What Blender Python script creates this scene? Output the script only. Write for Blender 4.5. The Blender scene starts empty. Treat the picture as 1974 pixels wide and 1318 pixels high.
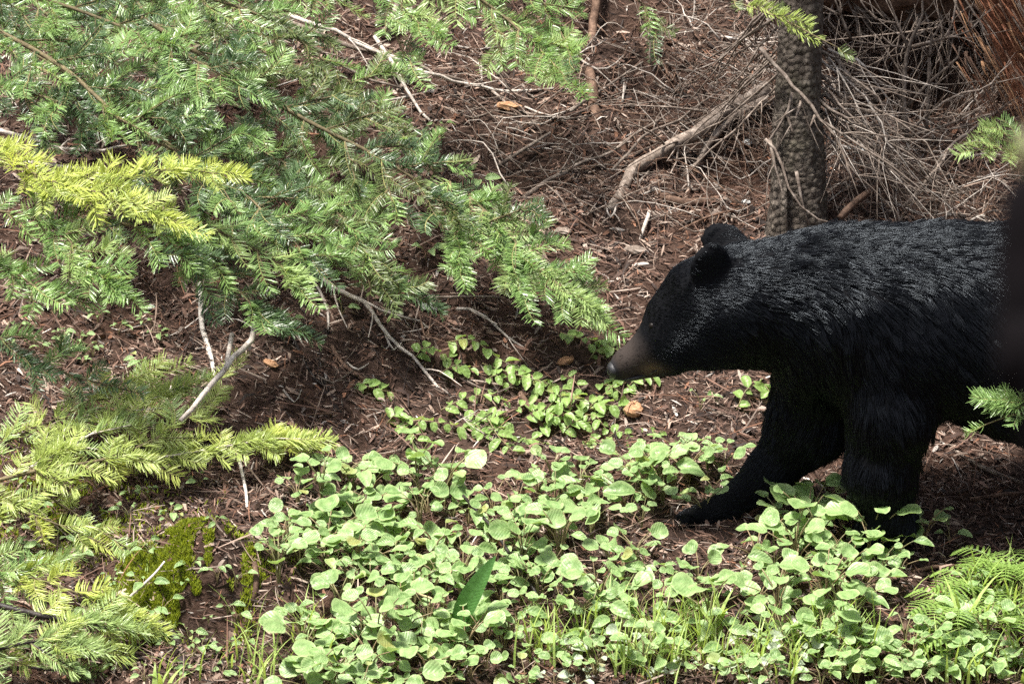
import bpy, math, random
import numpy as np
from mathutils import Vector, Matrix
from mathutils.kdtree import KDTree

rng = np.random.default_rng(11)
random.seed(11)
SC = bpy.context.scene
COL = SC.collection
R = math.radians

# ------------------------------------------------------------------ camera, sky, sun, exposure
PITCH = R(15.0)
FDIST = 9.0
PXW, PXH = 1974.0, 1318.0
SPX = 2.75 / PXW                                  # metres per photo pixel at the focus distance
FWD = np.array([0, math.cos(PITCH), -math.sin(PITCH)])
UPV = np.array([0, math.sin(PITCH), math.cos(PITCH)])
RGT = np.array([1.0, 0, 0])
CAM = -FDIST * FWD
cam_d = bpy.data.cameras.new('camera')
cam = bpy.data.objects.new('camera', cam_d)
COL.objects.link(cam)
cam.location = CAM
cam.rotation_euler = (math.pi / 2 - PITCH, 0, 0)
cam_d.sensor_width = 36.0
cam_d.lens = 36.0 * FDIST / 2.75
cam_d.clip_start = 0.05
cam_d.clip_end = 500
cam_d.dof.use_dof = True
cam_d.dof.focus_distance = FDIST
cam_d.dof.aperture_fstop = 14.0
SC.camera = cam

SUN = Vector((-0.27, -0.13, 0.95)).normalized()
W = bpy.data.worlds.new('World')
SC.world = W
W.use_nodes = True
wt = W.node_tree
bg = wt.nodes['Background']
sky = wt.nodes.new('ShaderNodeTexSky')
sky.sky_type = 'NISHITA'
sky.sun_disc = False
sky.sun_elevation = math.asin(SUN.z)
sky.sun_rotation = math.atan2(SUN.x, SUN.y)
sky.dust_density = 3.0
hsv = wt.nodes.new('ShaderNodeHueSaturation')
hsv.inputs['Saturation'].default_value = 0.40
wt.links.new(sky.outputs[0], hsv.inputs['Color'])
wt.links.new(hsv.outputs[0], bg.inputs['Color'])
bg.inputs['Strength'].default_value = 0.08
sun_d = bpy.data.lights.new('sun', 'SUN')
sun_d.energy = 5.0
sun_d.angle = R(9.0)
sun_d.color = (1.0, 0.95, 0.87)
sun = bpy.data.objects.new('sun', sun_d)
sun.rotation_euler = SUN.to_track_quat('Z', 'Y').to_euler()
sun.location = (0, 0, 12)
COL.objects.link(sun)
SC.view_settings.view_transform = 'Standard'
SC.view_settings.look = 'None'
SC.view_settings.exposure = 1.22
SC.view_settings.gamma = 1.0
SC.render.engine = 'CYCLES'
SC.cycles.use_denoising = False
SC.cycles.max_bounces = 4
SC.cycles.diffuse_bounces = 2
SC.cycles.glossy_bounces = 1
SC.cycles.use_adaptive_sampling = True
SC.cycles.adaptive_threshold = 0.03
SC.cycles.transparent_max_bounces = 4
SC.cycles.sample_clamp_indirect = 4.0

# ------------------------------------------------------------------ numeric helpers
def _hash(ix, iy, s):
    n = (ix.astype(np.int64) * 374761393 + iy.astype(np.int64) * 668265263 + s * 982451653) & 0xFFFFFFFF
    n = ((n ^ (n >> 13)) * 1274126177) & 0xFFFFFFFF
    n = n ^ (n >> 16)
    return (n & 0xFFFF) / 65535.0

def vnoise(x, y, s=0):
    ix = np.floor(x); iy = np.floor(y)
    fx = x - ix; fy = y - iy
    fx = fx * fx * (3 - 2 * fx); fy = fy * fy * (3 - 2 * fy)
    a = _hash(ix, iy, s); b = _hash(ix + 1, iy, s); c = _hash(ix, iy + 1, s); d = _hash(ix + 1, iy + 1, s)
    return (a * (1 - fx) + b * fx) * (1 - fy) + (c * (1 - fx) + d * fx) * fy - 0.5

_py = np.array([-200, -8, -6.5, -5, -3.5, -2.2, -1.2, -.6, -.2, .15, .5, 1.0, 1.5, 2.0, 2.6, 3.2, 4.5, 10, 40, 200])
_pz = np.array([.73, .73, .1, -.6, -1.05, -1.0, -.82, -.67, -.56, -.51, -.37, -.12, .13, .40, .78, 1.2, 2.1, 5.0, 18, 30])
_ty = np.linspace(-40, 40, 4001)
_tz = np.interp(_ty, _py, _pz)
_k = np.exp(-0.5 * (np.arange(-25, 26) / 8.0) ** 2); _k /= _k.sum()
_tz = np.convolve(np.pad(_tz, 25, mode='edge'), _k, mode='valid')
BUMPS = []           # (x, y, sx, sy, height)

def hgt(x, y, fine=True):
    x = np.asarray(x, float); y = np.asarray(y, float)
    z = np.where(np.abs(y) <= 40, np.interp(y, _ty, _tz), np.interp(y, _py, _pz))
    calm = 1 - 0.75 * np.exp(-((x - 0.8) / 0.75) ** 2 - ((y - 0.0) / 0.25) ** 2)
    z = z + calm * (0.13 * vnoise(x * 1.3 + 3, y * 1.3 + 7, 1) + 0.075 * vnoise(x * 3.1, y * 3.1, 2) + 0.035 * vnoise(x * 7, y * 7, 3))
    for bx, by, sx, sy, bh in BUMPS:
        z = z + bh * np.exp(-((x - bx) / sx) ** 2 - ((y - by) / sy) ** 2)
    if fine:
        z = z + 0.028 * vnoise(x * 17, y * 17, 4) + 0.018 * vnoise(x * 37, y * 37, 5) + 0.009 * vnoise(x * 75, y * 75, 6)
    return z

def ray(px, py):
    d = FWD + RGT * ((px - PXW / 2) * SPX / FDIST) + UPV * ((PXH / 2 - py) * SPX / FDIST)
    return d                                       # not normalised: |.| measured as depth along the view axis

_ds = np.linspace(5.5, 17.0, 460)
def gdepth(px, py):
    d = ray(px, py)
    p = CAM[None] + _ds[:, None] * d[None]
    below = p[:, 2] < hgt(p[:, 0], p[:, 1], False)
    i = int(np.argmax(below)) if below.any() else len(_ds) - 1
    return float(_ds[i])

def P(px, py, off=0.0):                            # point `off` metres in front of the ground seen at that pixel
    return CAM + ray(px, py) * (gdepth(px, py) - off)

def D(px, py, depth):
    return CAM + ray(px, py) * depth

def Wp(px, py, y):                                 # pixel ray meets the vertical plane at y
    d = ray(px, py)
    return CAM + d * ((y - CAM[1]) / d[1])

def G(px, py):
    p = P(px, py)
    return np.array([p[0], p[1], float(hgt(p[0], p[1]))])

def nrm(v):
    v = np.asarray(v, float)
    return v / (np.linalg.norm(v) + 1e-12)

def cat(pts, n):                                   # Catmull-Rom resample
    p = np.asarray(pts, float)
    if len(p) == 2:
        t = np.linspace(0, 1, n)[:, None]
        return p[0] * (1 - t) + p[1] * t
    q = np.vstack([2 * p[0] - p[1], p, 2 * p[-1] - p[-2]])
    u = np.linspace(0, len(p) - 1 - 1e-9, n)
    i = u.astype(int); t = (u - i)[:, None]
    a, b, c, d = q[i], q[i + 1], q[i + 2], q[i + 3]
    return 0.5 * ((2 * b) + (-a + c) * t + (2 * a - 5 * b + 4 * c - d) * t ** 2 + (-a + 3 * b - 3 * c + d) * t ** 3)

class MB:
    """collects vertices and faces of ONE mesh"""
    def __init__(s): s.v = []; s.f = []; s.m = []; s.c = []; s.n = 0
    def add(s, v, f, mat=0, col=None):
        v = np.asarray(v, float)
        s.v.append(v)
        s.f += [tuple(i + s.n for i in q) for q in f]
        s.m += [mat] * len(f)
        if col is not None: s.c.append(np.tile(np.asarray(col, float), (len(v), 1)))
        s.n += len(v)
    def tube(s, pts, radii, sides=6, mat=0, jit=0.0, flat=1.0):
        p = np.asarray(pts, float); n = len(p)
        r = np.asarray(radii, float) * np.ones(n)
        t = np.gradient(p, axis=0); t /= np.linalg.norm(t, axis=1)[:, None] + 1e-12
        ref = np.array([0, 0, 1.0]) if abs(t[0][2]) < 0.9 else np.array([1.0, 0, 0])
        a = np.cross(t, ref); a /= np.linalg.norm(a, axis=1)[:, None] + 1e-12
        b = np.cross(t, a)
        ang = np.arange(sides) * 2 * math.pi / sides
        rr = r[:, None] * (1 + jit * (rng.random((n, sides)) - .5) * 2)
        v = p[:, None] + rr[..., None] * (np.cos(ang)[None, :, None] * a[:, None] + flat * np.sin(ang)[None, :, None] * b[:, None])
        v = v.reshape(-1, 3)
        f = []
        for i in range(n - 1):
            for j in range(sides):
                k = (j + 1) % sides
                f.append((i * sides + j, i * sides + k, (i + 1) * sides + k, (i + 1) * sides + j))
        f.append(tuple(range(sides - 1, -1, -1)))
        f.append(tuple((n - 1) * sides + j for j in range(sides)))
        s.add(v, f, mat)
    def mesh(s, name, mats, smooth=True, off=None):
        me = bpy.data.meshes.new(name)
        v = np.vstack(s.v)
        if off is not None: v = v - np.asarray(off)
        me.from_pydata(v.tolist(), [], s.f)
        for m in mats: me.materials.append(m)
        if len(mats) > 1: me.polygons.foreach_set('material_index', s.m)
        if smooth: me.polygons.foreach_set('use_smooth', [True] * len(me.polygons))
        if s.c:
            ca = me.color_attributes.new('tint', 'FLOAT_COLOR', 'POINT')
            c = np.vstack(s.c); c = np.hstack([c, np.ones((len(c), 1))])
            ca.data.foreach_set('color', c.ravel())
        me.update()
        return me

def quadmesh(name, v, f, mats, cols=None, smooth=False):
    """fast numpy mesh: v (n,3), f (m,4) or (m,3)"""
    me = bpy.data.meshes.new(name)
    k = f.shape[1]
    me.vertices.add(len(v)); me.vertices.foreach_set('co', v.astype(np.float32).ravel())
    me.loops.add(f.size); me.loops.foreach_set('vertex_index', f.astype(np.int32).ravel())
    me.polygons.add(len(f)); me.polygons.foreach_set('loop_start', np.arange(0, f.size, k, dtype=np.int32))
    if smooth: me.polygons.foreach_set('use_smooth', np.ones(len(f), bool))
    for m in mats: me.materials.append(m)
    if cols is not None:
        ca = me.color_attributes.new('tint', 'FLOAT_COLOR', 'POINT')
        ca.data.foreach_set('color', np.hstack([cols, np.ones((len(cols), 1))]).astype(np.float32).ravel())
    me.update(calc_edges=True)
    me.validate()
    return me

def obj(name, me, parent=None, mat4=None, label=None, cat_=None, group=None, kind=None):
    o = bpy.data.objects.new(name, me)
    COL.objects.link(o)
    if parent is not None: o.parent = parent
    if mat4 is not None: o.matrix_basis = mat4
    if label: o['label'] = label
    if cat_: o['category'] = cat_
    if group: o['group'] = group
    if kind: o['kind'] = kind
    return o

def empty(name, loc, label, cat_, group=None, rz=0.0, sc=1.0):
    o = obj(name, None, None, None, label, cat_, group)
    o.location = loc; o.rotation_euler = (0, 0, rz); o.scale = (sc, sc, sc)
    o.empty_display_size = 0.05
    return o

def frame(p, x, n):
    """matrix with local X along x and local Z near n"""
    x = nrm(x); n = np.asarray(n, float); z = nrm(n - x * np.dot(n, x)); y = np.cross(z, x)
    return Matrix(((x[0], y[0], z[0], p[0]), (x[1], y[1], z[1], p[1]), (x[2], y[2], z[2], p[2]), (0, 0, 0, 1)))

# ------------------------------------------------------------------ materials
def nmat(name):
    m = bpy.data.materials.new(name); m.use_nodes = True
    t = m.node_tree; b = t.nodes['Principled BSDF']
    return m, t, b

def ramp(t, fac, stops):
    r = t.nodes.new('ShaderNodeValToRGB')
    e = r.color_ramp.elements
    while len(e) < len(stops): e.new(0.5)
    for i, (p, c) in enumerate(stops):
        e[i].position = p; e[i].color = (*c, 1)
    t.links.new(fac, r.inputs[0])
    return r.outputs[0]

def noise(t, scale, detail=4, rough=.6, vec=None, stretch=None, coord='Object'):
    n = t.nodes.new('ShaderNodeTexNoise')
    n.inputs['Scale'].default_value = scale; n.inputs['Detail'].default_value = detail; n.inputs['Roughness'].default_value = rough
    tc = t.nodes.new('ShaderNodeTexCoord'); v = tc.outputs[coord]
    if stretch:
        mp = t.nodes.new('ShaderNodeMapping'); mp.inputs['Scale'].default_value = stretch
        t.links.new(v, mp.inputs[0]); v = mp.outputs[0]
    t.links.new(v, n.inputs['Vector'])
    return n.outputs['Fac']

def bump(t, b, h, dist, strength=1.0):
    bp = t.nodes.new('ShaderNodeBump'); bp.inputs['Distance'].default_value = dist; bp.inputs['Strength'].default_value = strength
    t.links.new(h, bp.inputs['Height']); t.links.new(bp.outputs[0], b.inputs['Normal'])

def mixc(t, a, b, fac, mode='MIX'):
    m = t.nodes.new('ShaderNodeMix'); m.data_type = 'RGBA'; m.blend_type = mode
    if isinstance(fac, (int, float)): m.inputs[0].default_value = fac
    else: t.links.new(fac, m.inputs[0])
    for s, i in ((a, 6), (b, 7)):
        if isinstance(s, tuple): m.inputs[i].default_value = (*s, 1)
        else: t.links.new(s, m.inputs[i])
    return m.outputs[2]

def wood_mat(name, stops, scale=30, rough=.8, stretch=(1, 1, 1), bd=.003):
    m, t, b = nmat(name)
    n = noise(t, scale, 6, .7, stretch=stretch)
    oi = t.nodes.new('ShaderNodeObjectInfo')
    c = ramp(t, n, stops)
    v = t.nodes.new('ShaderNodeHueSaturation')
    mr = t.nodes.new('ShaderNodeMapRange'); mr.inputs[3].default_value = .7; mr.inputs[4].default_value = 1.25
    t.links.new(oi.outputs['Random'], mr.inputs[0]); t.links.new(mr.outputs[0], v.inputs['Value']); t.links.new(c, v.inputs['Color'])
    t.links.new(v.outputs[0], b.inputs['Base Color'])
    b.inputs['Roughness'].default_value = rough; b.inputs['Specular IOR Level'].default_value = .25
    bump(t, b, n, bd)
    return m

def leaf_mat(name, c0, c1, trans=.35, rough=.4, spec=.5, tcol=None, vein=None, vary=True):
    """leaf tissue: colour varies from leaf to leaf and across the blade, with light passing through"""
    m, t, b = nmat(name)
    out = t.nodes['Material Output']
    oi = t.nodes.new('ShaderNodeObjectInfo')
    n = noise(t, 45, 3)
    base = mixc(t, c0, c1, oi.outputs['Random'])
    base = mixc(t, base, tuple(min(1, x * 1.5 + .01) for x in c1), ramp(t, n, [(.35, (0, 0, 0)), (.75, (.55, .55, .55))]))
    if vein is not None:
        base = mixc(t, base, (.30, .25, .07), ramp(t, oi.outputs['Random'], [(.955, (0, 0, 0)), (.99, (.75, .75, .75))]))
        base = mixc(t, base, (.10, .06, .03), ramp(t, noise(t, 90, 2), [(.70, (0, 0, 0)), (.76, (.7, .7, .7))]))
        at = t.nodes.new('ShaderNodeAttribute'); at.attribute_name = 'tint'
        base = mixc(t, base, vein, at.outputs['Fac'])
    t.links.new(base, b.inputs['Base Color'])
    b.inputs['Roughness'].default_value = rough; b.inputs['Specular IOR Level'].default_value = spec
    tr = t.nodes.new('ShaderNodeBsdfTranslucent')
    tb = mixc(t, base, tcol or (c1[0] * 1.6, c1[1] * 1.5, c1[2] * .6), .6)
    t.links.new(tb, tr.inputs['Color'])
    mx = t.nodes.new('ShaderNodeMixShader'); mx.inputs[0].default_value = trans
    t.links.new(b.outputs[0], mx.inputs[1]); t.links.new(tr.outputs[0], mx.inputs[2]); t.links.new(mx.outputs[0], out.inputs[0])
    if vein is not None:                          # side veins running out and forward from the midrib
        tc = t.nodes.new('ShaderNodeTexCoord'); sx = t.nodes.new('ShaderNodeSeparateXYZ'); t.links.new(tc.outputs['Object'], sx.inputs[0])
        ab = t.nodes.new('ShaderNodeMath'); ab.operation = 'ABSOLUTE'; t.links.new(sx.outputs[1], ab.inputs[0])
        sb = t.nodes.new('ShaderNodeMath'); sb.operation = 'MULTIPLY_ADD'; t.links.new(ab.outputs[0], sb.inputs[0]); sb.inputs[1].default_value = -1.1; t.links.new(sx.outputs[0], sb.inputs[2])
        ml = t.nodes.new('ShaderNodeMath'); ml.operation = 'MULTIPLY'; ml.inputs[1].default_value = 560; t.links.new(sb.outputs[0], ml.inputs[0])
        sn = t.nodes.new('ShaderNodeMath'); sn.operation = 'SINE'; t.links.new(ml.outputs[0], sn.inputs[0])
        pw = t.nodes.new('ShaderNodeMath'); pw.operation = 'MULTIPLY_ADD'; t.links.new(sn.outputs[0], pw.inputs[0]); pw.inputs[1].default_value = .07; t.links.new(n, pw.inputs[2])
        n = pw.outputs[0]
    bump(t, b, n, .003)
    return m

def tint_mat(name, rough=.8, spec=.25, mulnoise=None):
    m, t, b = nmat(name)
    at = t.nodes.new('ShaderNodeAttribute'); at.attribute_name = 'tint'
    c = at.outputs['Color']
    if mulnoise:
        n = noise(t, mulnoise, 4)
        c = mixc(t, c, ramp(t, n, [(.3, (.45, .42, .4)), (.7, (1.25, 1.2, 1.15))]), 1.0, 'MULTIPLY')
        bump(t, b, n, .003)
    t.links.new(c, b.inputs['Base Color'])
    b.inputs['Roughness'].default_value = rough; b.inputs['Specular IOR Level'].default_value = spec
    return m

M = {}
m, t, b = nmat('forest_soil')
n1 = noise(t, 6, 8, .7); n2 = noise(t, 60, 6, .7, stretch=(1, 1.8, 1)); n3 = noise(t, 2.2, 3)
c = ramp(t, n2, [(.25, (.012, .0075, .0055)), (.5, (.046, .028, .021)), (.72, (.125, .082, .063))])
c = mixc(t, c, ramp(t, n1, [(.3, (.02, .012, .009)), (.7, (.085, .050, .037))]), .5)
c = mixc(t, c, (.10, .048, .03), ramp(t, n3, [(.45, (0, 0, 0)), (.7, (.5, .5, .5))]))
t.links.new(c, b.inputs['Base Color']); b.inputs['Roughness'].default_value = .9; b.inputs['Specular IOR Level'].default_value = .2
bump(t, b, n2, .012)
M['soil'] = m
M['litter'] = tint_mat('needle_litter', .75, .3)
M['bark'] = None
m, t, b = nmat('spruce_bark')
n1 = noise(t, 30, 8, .75, stretch=(1, 1, .55)); n2 = noise(t, 7, 4, .6)
vo = t.nodes.new('ShaderNodeTexVoronoi'); vo.inputs['Scale'].default_value = 58
tc = t.nodes.new('ShaderNodeTexCoord'); mp = t.nodes.new('ShaderNodeMapping'); mp.inputs['Scale'].default_value = (1, 1, .9)
t.links.new(tc.outputs['Object'], mp.inputs[0]); t.links.new(mp.outputs[0], vo.inputs['Vector'])
c = ramp(t, n1, [(.32, (.03, .024, .02)), (.5, (.10, .082, .067)), (.68, (.24, .205, .172))])
c = mixc(t, c, (.055, .06, .03), ramp(t, n2, [(.5, (0, 0, 0)), (.72, (.6, .6, .6))]))
c = mixc(t, c, (.03, .022, .018), ramp(t, vo.outputs['Distance'], [(.45, (0, 0, 0)), (.75, (.6, .6, .6))]))
t.links.new(c, b.inputs['Base Color']); b.inputs['Roughness'].default_value = .9; b.inputs['Specular IOR Level'].default_value = .2
mm = t.nodes.new('ShaderNodeMath'); mm.operation = 'SUBTRACT'
t.links.new(n1, mm.inputs[0]); t.links.new(vo.outputs['Distance'], mm.inputs[1])
bump(t, b, mm.outputs[0], .02)
M['bark'] = m
M['grey_wood'] = wood_mat('grey_dead_wood', [(.3, (.05, .038, .031)), (.5, (.16, .125, .102)), (.7, (.36, .305, .265))], 45, .75)
M['pale_wood'] = wood_mat('pale_dead_wood', [(.3, (.16, .13, .11)), (.5, (.40, .35, .31)), (.7, (.62, .57, .52))], 60, .7)
M['brown_wood'] = wood_mat('brown_dead_wood', [(.3, (.04, .024, .017)), (.5, (.12, .072, .05)), (.7, (.24, .155, .11))], 40, .8)
M['dark_wood'] = wood_mat('dark_wet_wood', [(.3, (.008, .006, .006)), (.5, (.025, .019, .017)), (.75, (.075, .062, .055))], 40, .45)
M['red_wood'] = wood_mat('red_rotten_wood', [(.25, (.045, .016, .009)), (.5, (.19, .075, .04)), (.72, (.40, .20, .12))], 35, .85, bd=.008)
M['birch'] = wood_mat('spotted_pale_bark', [(.40, (.03, .025, .022)), (.47, (.40, .36, .32)), (.7, (.66, .62, .57))], 55, .7)
M['twig_live'] = wood_mat('fir_twig_bark', [(.3, (.05, .038, .022)), (.6, (.16, .13, .07))], 60, .8)
M['shoot_twig'] = wood_mat('green_shoot_bark', [(.3, (.12, .12, .04)), (.6, (.25, .23, .09))], 60, .7)
M['n_fresh'] = leaf_mat('fir_needles_fresh', (.11, .20, .060), (.22, .34, .11), .28, .34, .6)
M['n_dark'] = leaf_mat('fir_needles_old', (.026, .058, .022), (.080, .138, .052), .22, .36, .6)
M['n_olive'] = leaf_mat('fir_needles_olive', (.065, .095, .030), (.115, .155, .050), .25, .4, .5)
M['n_yellow'] = leaf_mat('fir_needles_yellow', (.30, .36, .06), (.44, .50, .13), .35, .4, .5)  # for the left bough, sunlight is put into this yellow needle colour
M['n_lime'] = leaf_mat('fir_needles_lime', (.20, .27, .060), (.35, .42, .12), .33, .4, .5)
M['n_pale'] = leaf_mat('fir_needles_pale', (.17, .25, .085), (.30, .40, .15), .3, .38, .5)
M['leaf'] = leaf_mat('broad_leaf', (.070, .150, .036), (.235, .36, .140), .34, .42, .5, vein=(.42, .53, .24))
M['leaf_small'] = leaf_mat('small_leaf', (.15, .26, .055), (.26, .38, .11), .38, .42, .45, vein=(.3, .42, .16))
M['leaf_grey'] = leaf_mat('greyish_leaf', (.20, .26, .17), (.33, .38, .28), .25, .45, .5, vein=(.4, .46, .34))
M['leaf_dark'] = leaf_mat('dark_smooth_leaf', (.045, .12, .025), (.06, .15, .035), .35, .4, .4, vein=(.07, .17, .045))
M['grass'] = leaf_mat('grass_blade', (.20, .30, .06), (.37, .48, .15), .4, .45, .4)
M['fern'] = leaf_mat('fern_frond', (.15, .25, .05), (.25, .37, .10), .42, .45, .4)
M['moss'] = leaf_mat('moss', (.17, .22, .02), (.30, .35, .045), .3, .8, .2)
M['stem'] = leaf_mat('leaf_stem', (.14, .16, .06), (.22, .16, .09), .15, .5, .4)
M['dry_stem'] = wood_mat('dry_straw', [(.3, (.24, .18, .09)), (.6, (.48, .40, .24))], 50, .7)
M['stone'] = wood_mat('pale_stone', [(.3, (.28, .27, .26)), (.6, (.62, .62, .61))], 30, .8)
M['chip'] = wood_mat('orange_bark_chip', [(.3, (.16, .075, .035)), (.6, (.40, .23, .13))], 30, .8)

# ------------------------------------------------------------------ ground
_p = P(385, 1130); BUMPS.append((_p[0], _p[1], .17, .09, .17)); BUMPS.append((_p[0] + .02, _p[1] - .18, .16, .07, -.14))            # mossy hump
_p = P(1745, 80); BUMPS.append((_p[0], _p[1] + .05, .27, .26, -.55))      # hollow behind the spruce
_p = P(690, 270); BUMPS.append((_p[0], _p[1], .12, .10, -.10))            # small dark hollow under the boughs
_p = P(1090, 330); BUMPS.append((_p[0], _p[1], .22, .10, -.07))
_p = P(1000, 300); BUMPS.append((_p[0], _p[1], .15, .09, -.11))
_p = P(1200, 60); BUMPS.append((_p[0], _p[1], .25, .14, -.14))
_p = P(1180, 130); BUMPS.append((_p[0], _p[1], .2, .08, .07))
_p = P(1400, 340); BUMPS.append((_p[0], _p[1], .12, .08, -.07))
_p = P(1080, 830); BUMPS.append((_p[0], _p[1], .16, .06, -.06))
def axis(lo, hi, step, far):
    mid = np.arange(lo, hi + 1e-9, step)
    g = step * np.cumsum(1.16 ** np.arange(1, 200)); g = g[g < far]
    return np.concatenate([lo - g[::-1], mid, hi + g])
gx = axis(-2.1, 2.3, .011, 60); gy = axis(-1.3, 3.1, .011, 60)
X, Y = np.meshgrid(gx, gy)
Z = hgt(X, Y)
nx, ny = len(gx), len(gy)
idx = np.arange(nx * ny).reshape(ny, nx)
F = np.stack([idx[:-1, :-1], idx[:-1, 1:], idx[1:, 1:], idx[1:, :-1]], -1).reshape(-1, 4)
obj('ground', quadmesh('ground', np.stack([X, Y, Z], -1).reshape(-1, 3), F, [M['soil']], smooth=True), kind='structure')

def gnormal(x, y, e=.02):
    dx = (hgt(x + e, y) - hgt(x - e, y)) / (2 * e); dy = (hgt(x, y + e) - hgt(x, y - e)) / (2 * e)
    n = np.stack([-dx, -dy, np.ones_like(dx)], -1)
    return n / np.linalg.norm(n, axis=-1, keepdims=True)

PAL = np.array([[.13, .072, .051], [.19, .115, .085], [.075, .040, .029], [.035, .021, .017], [.29, .21, .165], [.38, .30, .25], [.22, .105, .062], [.028, .019, .016], [.50, .45, .41]])
PW = np.array([.2, .18, .15, .12, .15, .08, .06, .05, .015]); PW = PW / PW.sum()
def litter(name, n, x0, x1, y0, y1, L0, L1, w0, w1, lift, label, tilt=.35, curl=.25, segs=2, aniso=0.0):
    x = rng.uniform(x0, x1, n); y = rng.uniform(y0, y1, n)
    cl = vnoise(x * 4, y * 4, 21) + .5 * vnoise(x * 11, y * 11, 22)
    keep = rng.random(n) < np.clip(.85 + .8 * cl, .25, 1); x = x[keep]; y = y[keep]; n = len(x)
    N = gnormal(x, y)
    a = rng.uniform(0, 2 * np.pi, n)
    if aniso: a = np.where(rng.random(n) < aniso, rng.normal(-.5, .45, n), a)
    d = np.stack([np.cos(a), np.sin(a), np.zeros(n)], -1)
    d = d - N * (d * N).sum(-1, keepdims=True); d /= np.linalg.norm(d, axis=-1, keepdims=True)
    d = d + N * rng.normal(0, tilt, n)[:, None]; d /= np.linalg.norm(d, axis=-1, keepdims=True)
    s = np.cross(N, d) + N * rng.normal(0, .5, n)[:, None]; s /= np.linalg.norm(s, axis=-1, keepdims=True)
    up = np.cross(d, s)
    L = rng.uniform(L0, L1, n)[:, None]; w = rng.uniform(w0, w1, n)[:, None]
    c0 = np.stack([x, y, hgt(x, y) + rng.uniform(0, lift, n)], -1)
    cu = rng.normal(0, curl, n)[:, None]
    V = []
    for k in range(segs + 1):
        u = k / segs - .5
        wk = w * (1 - abs(u) * 1.1)
        c = c0 + d * L * u + up * (L * cu * (.25 - u * u) * 1.2) + s * (L * .25 * np.abs(cu) * (u * u) )
        V += [c - s * wk * .5, c + s * wk * .5]
    V = np.stack(V, 1)
    nv = 2 * (segs + 1)
    base = (np.arange(n) * nv)[:, None]
    fs = [np.hstack([base + 2 * k, base + 2 * k + 1, base + 2 * k + 3, base + 2 * k + 2]) for k in range(segs)]
    f = np.stack(fs, 1).reshape(-1, 4)
    ci = rng.choice(len(PAL), n, p=PW)
    col = PAL[ci] * rng.uniform(.35, 1.15, n)[:, None]
    col = np.repeat(col, nv, axis=0)
    o = obj(name, quadmesh(name, V.reshape(-1, 3), f, [M['litter']], col), kind='stuff', label=label, cat_='litter')
    return o
litter('needle_litter', 130000, -1.9, 2.1, -1.2, 2.9, .014, .042, .0020, .0048, .016, 'reddish brown conifer needle litter covering the forest floor', aniso=.35)
litter('bark_litter', 22000, -1.9, 2.1, -1.2, 2.9, .016, .055, .005, .014, .014, 'brown bark flakes and leaf scraps strewn on the forest floor', .25, .5)
litter('twig_litter', 6000, -1.9, 2.1, -1.2, 2.9, .06, .20, .0022, .005, .03, 'fine dry twigs strewn over the forest floor', .2, .25, 4)


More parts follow.
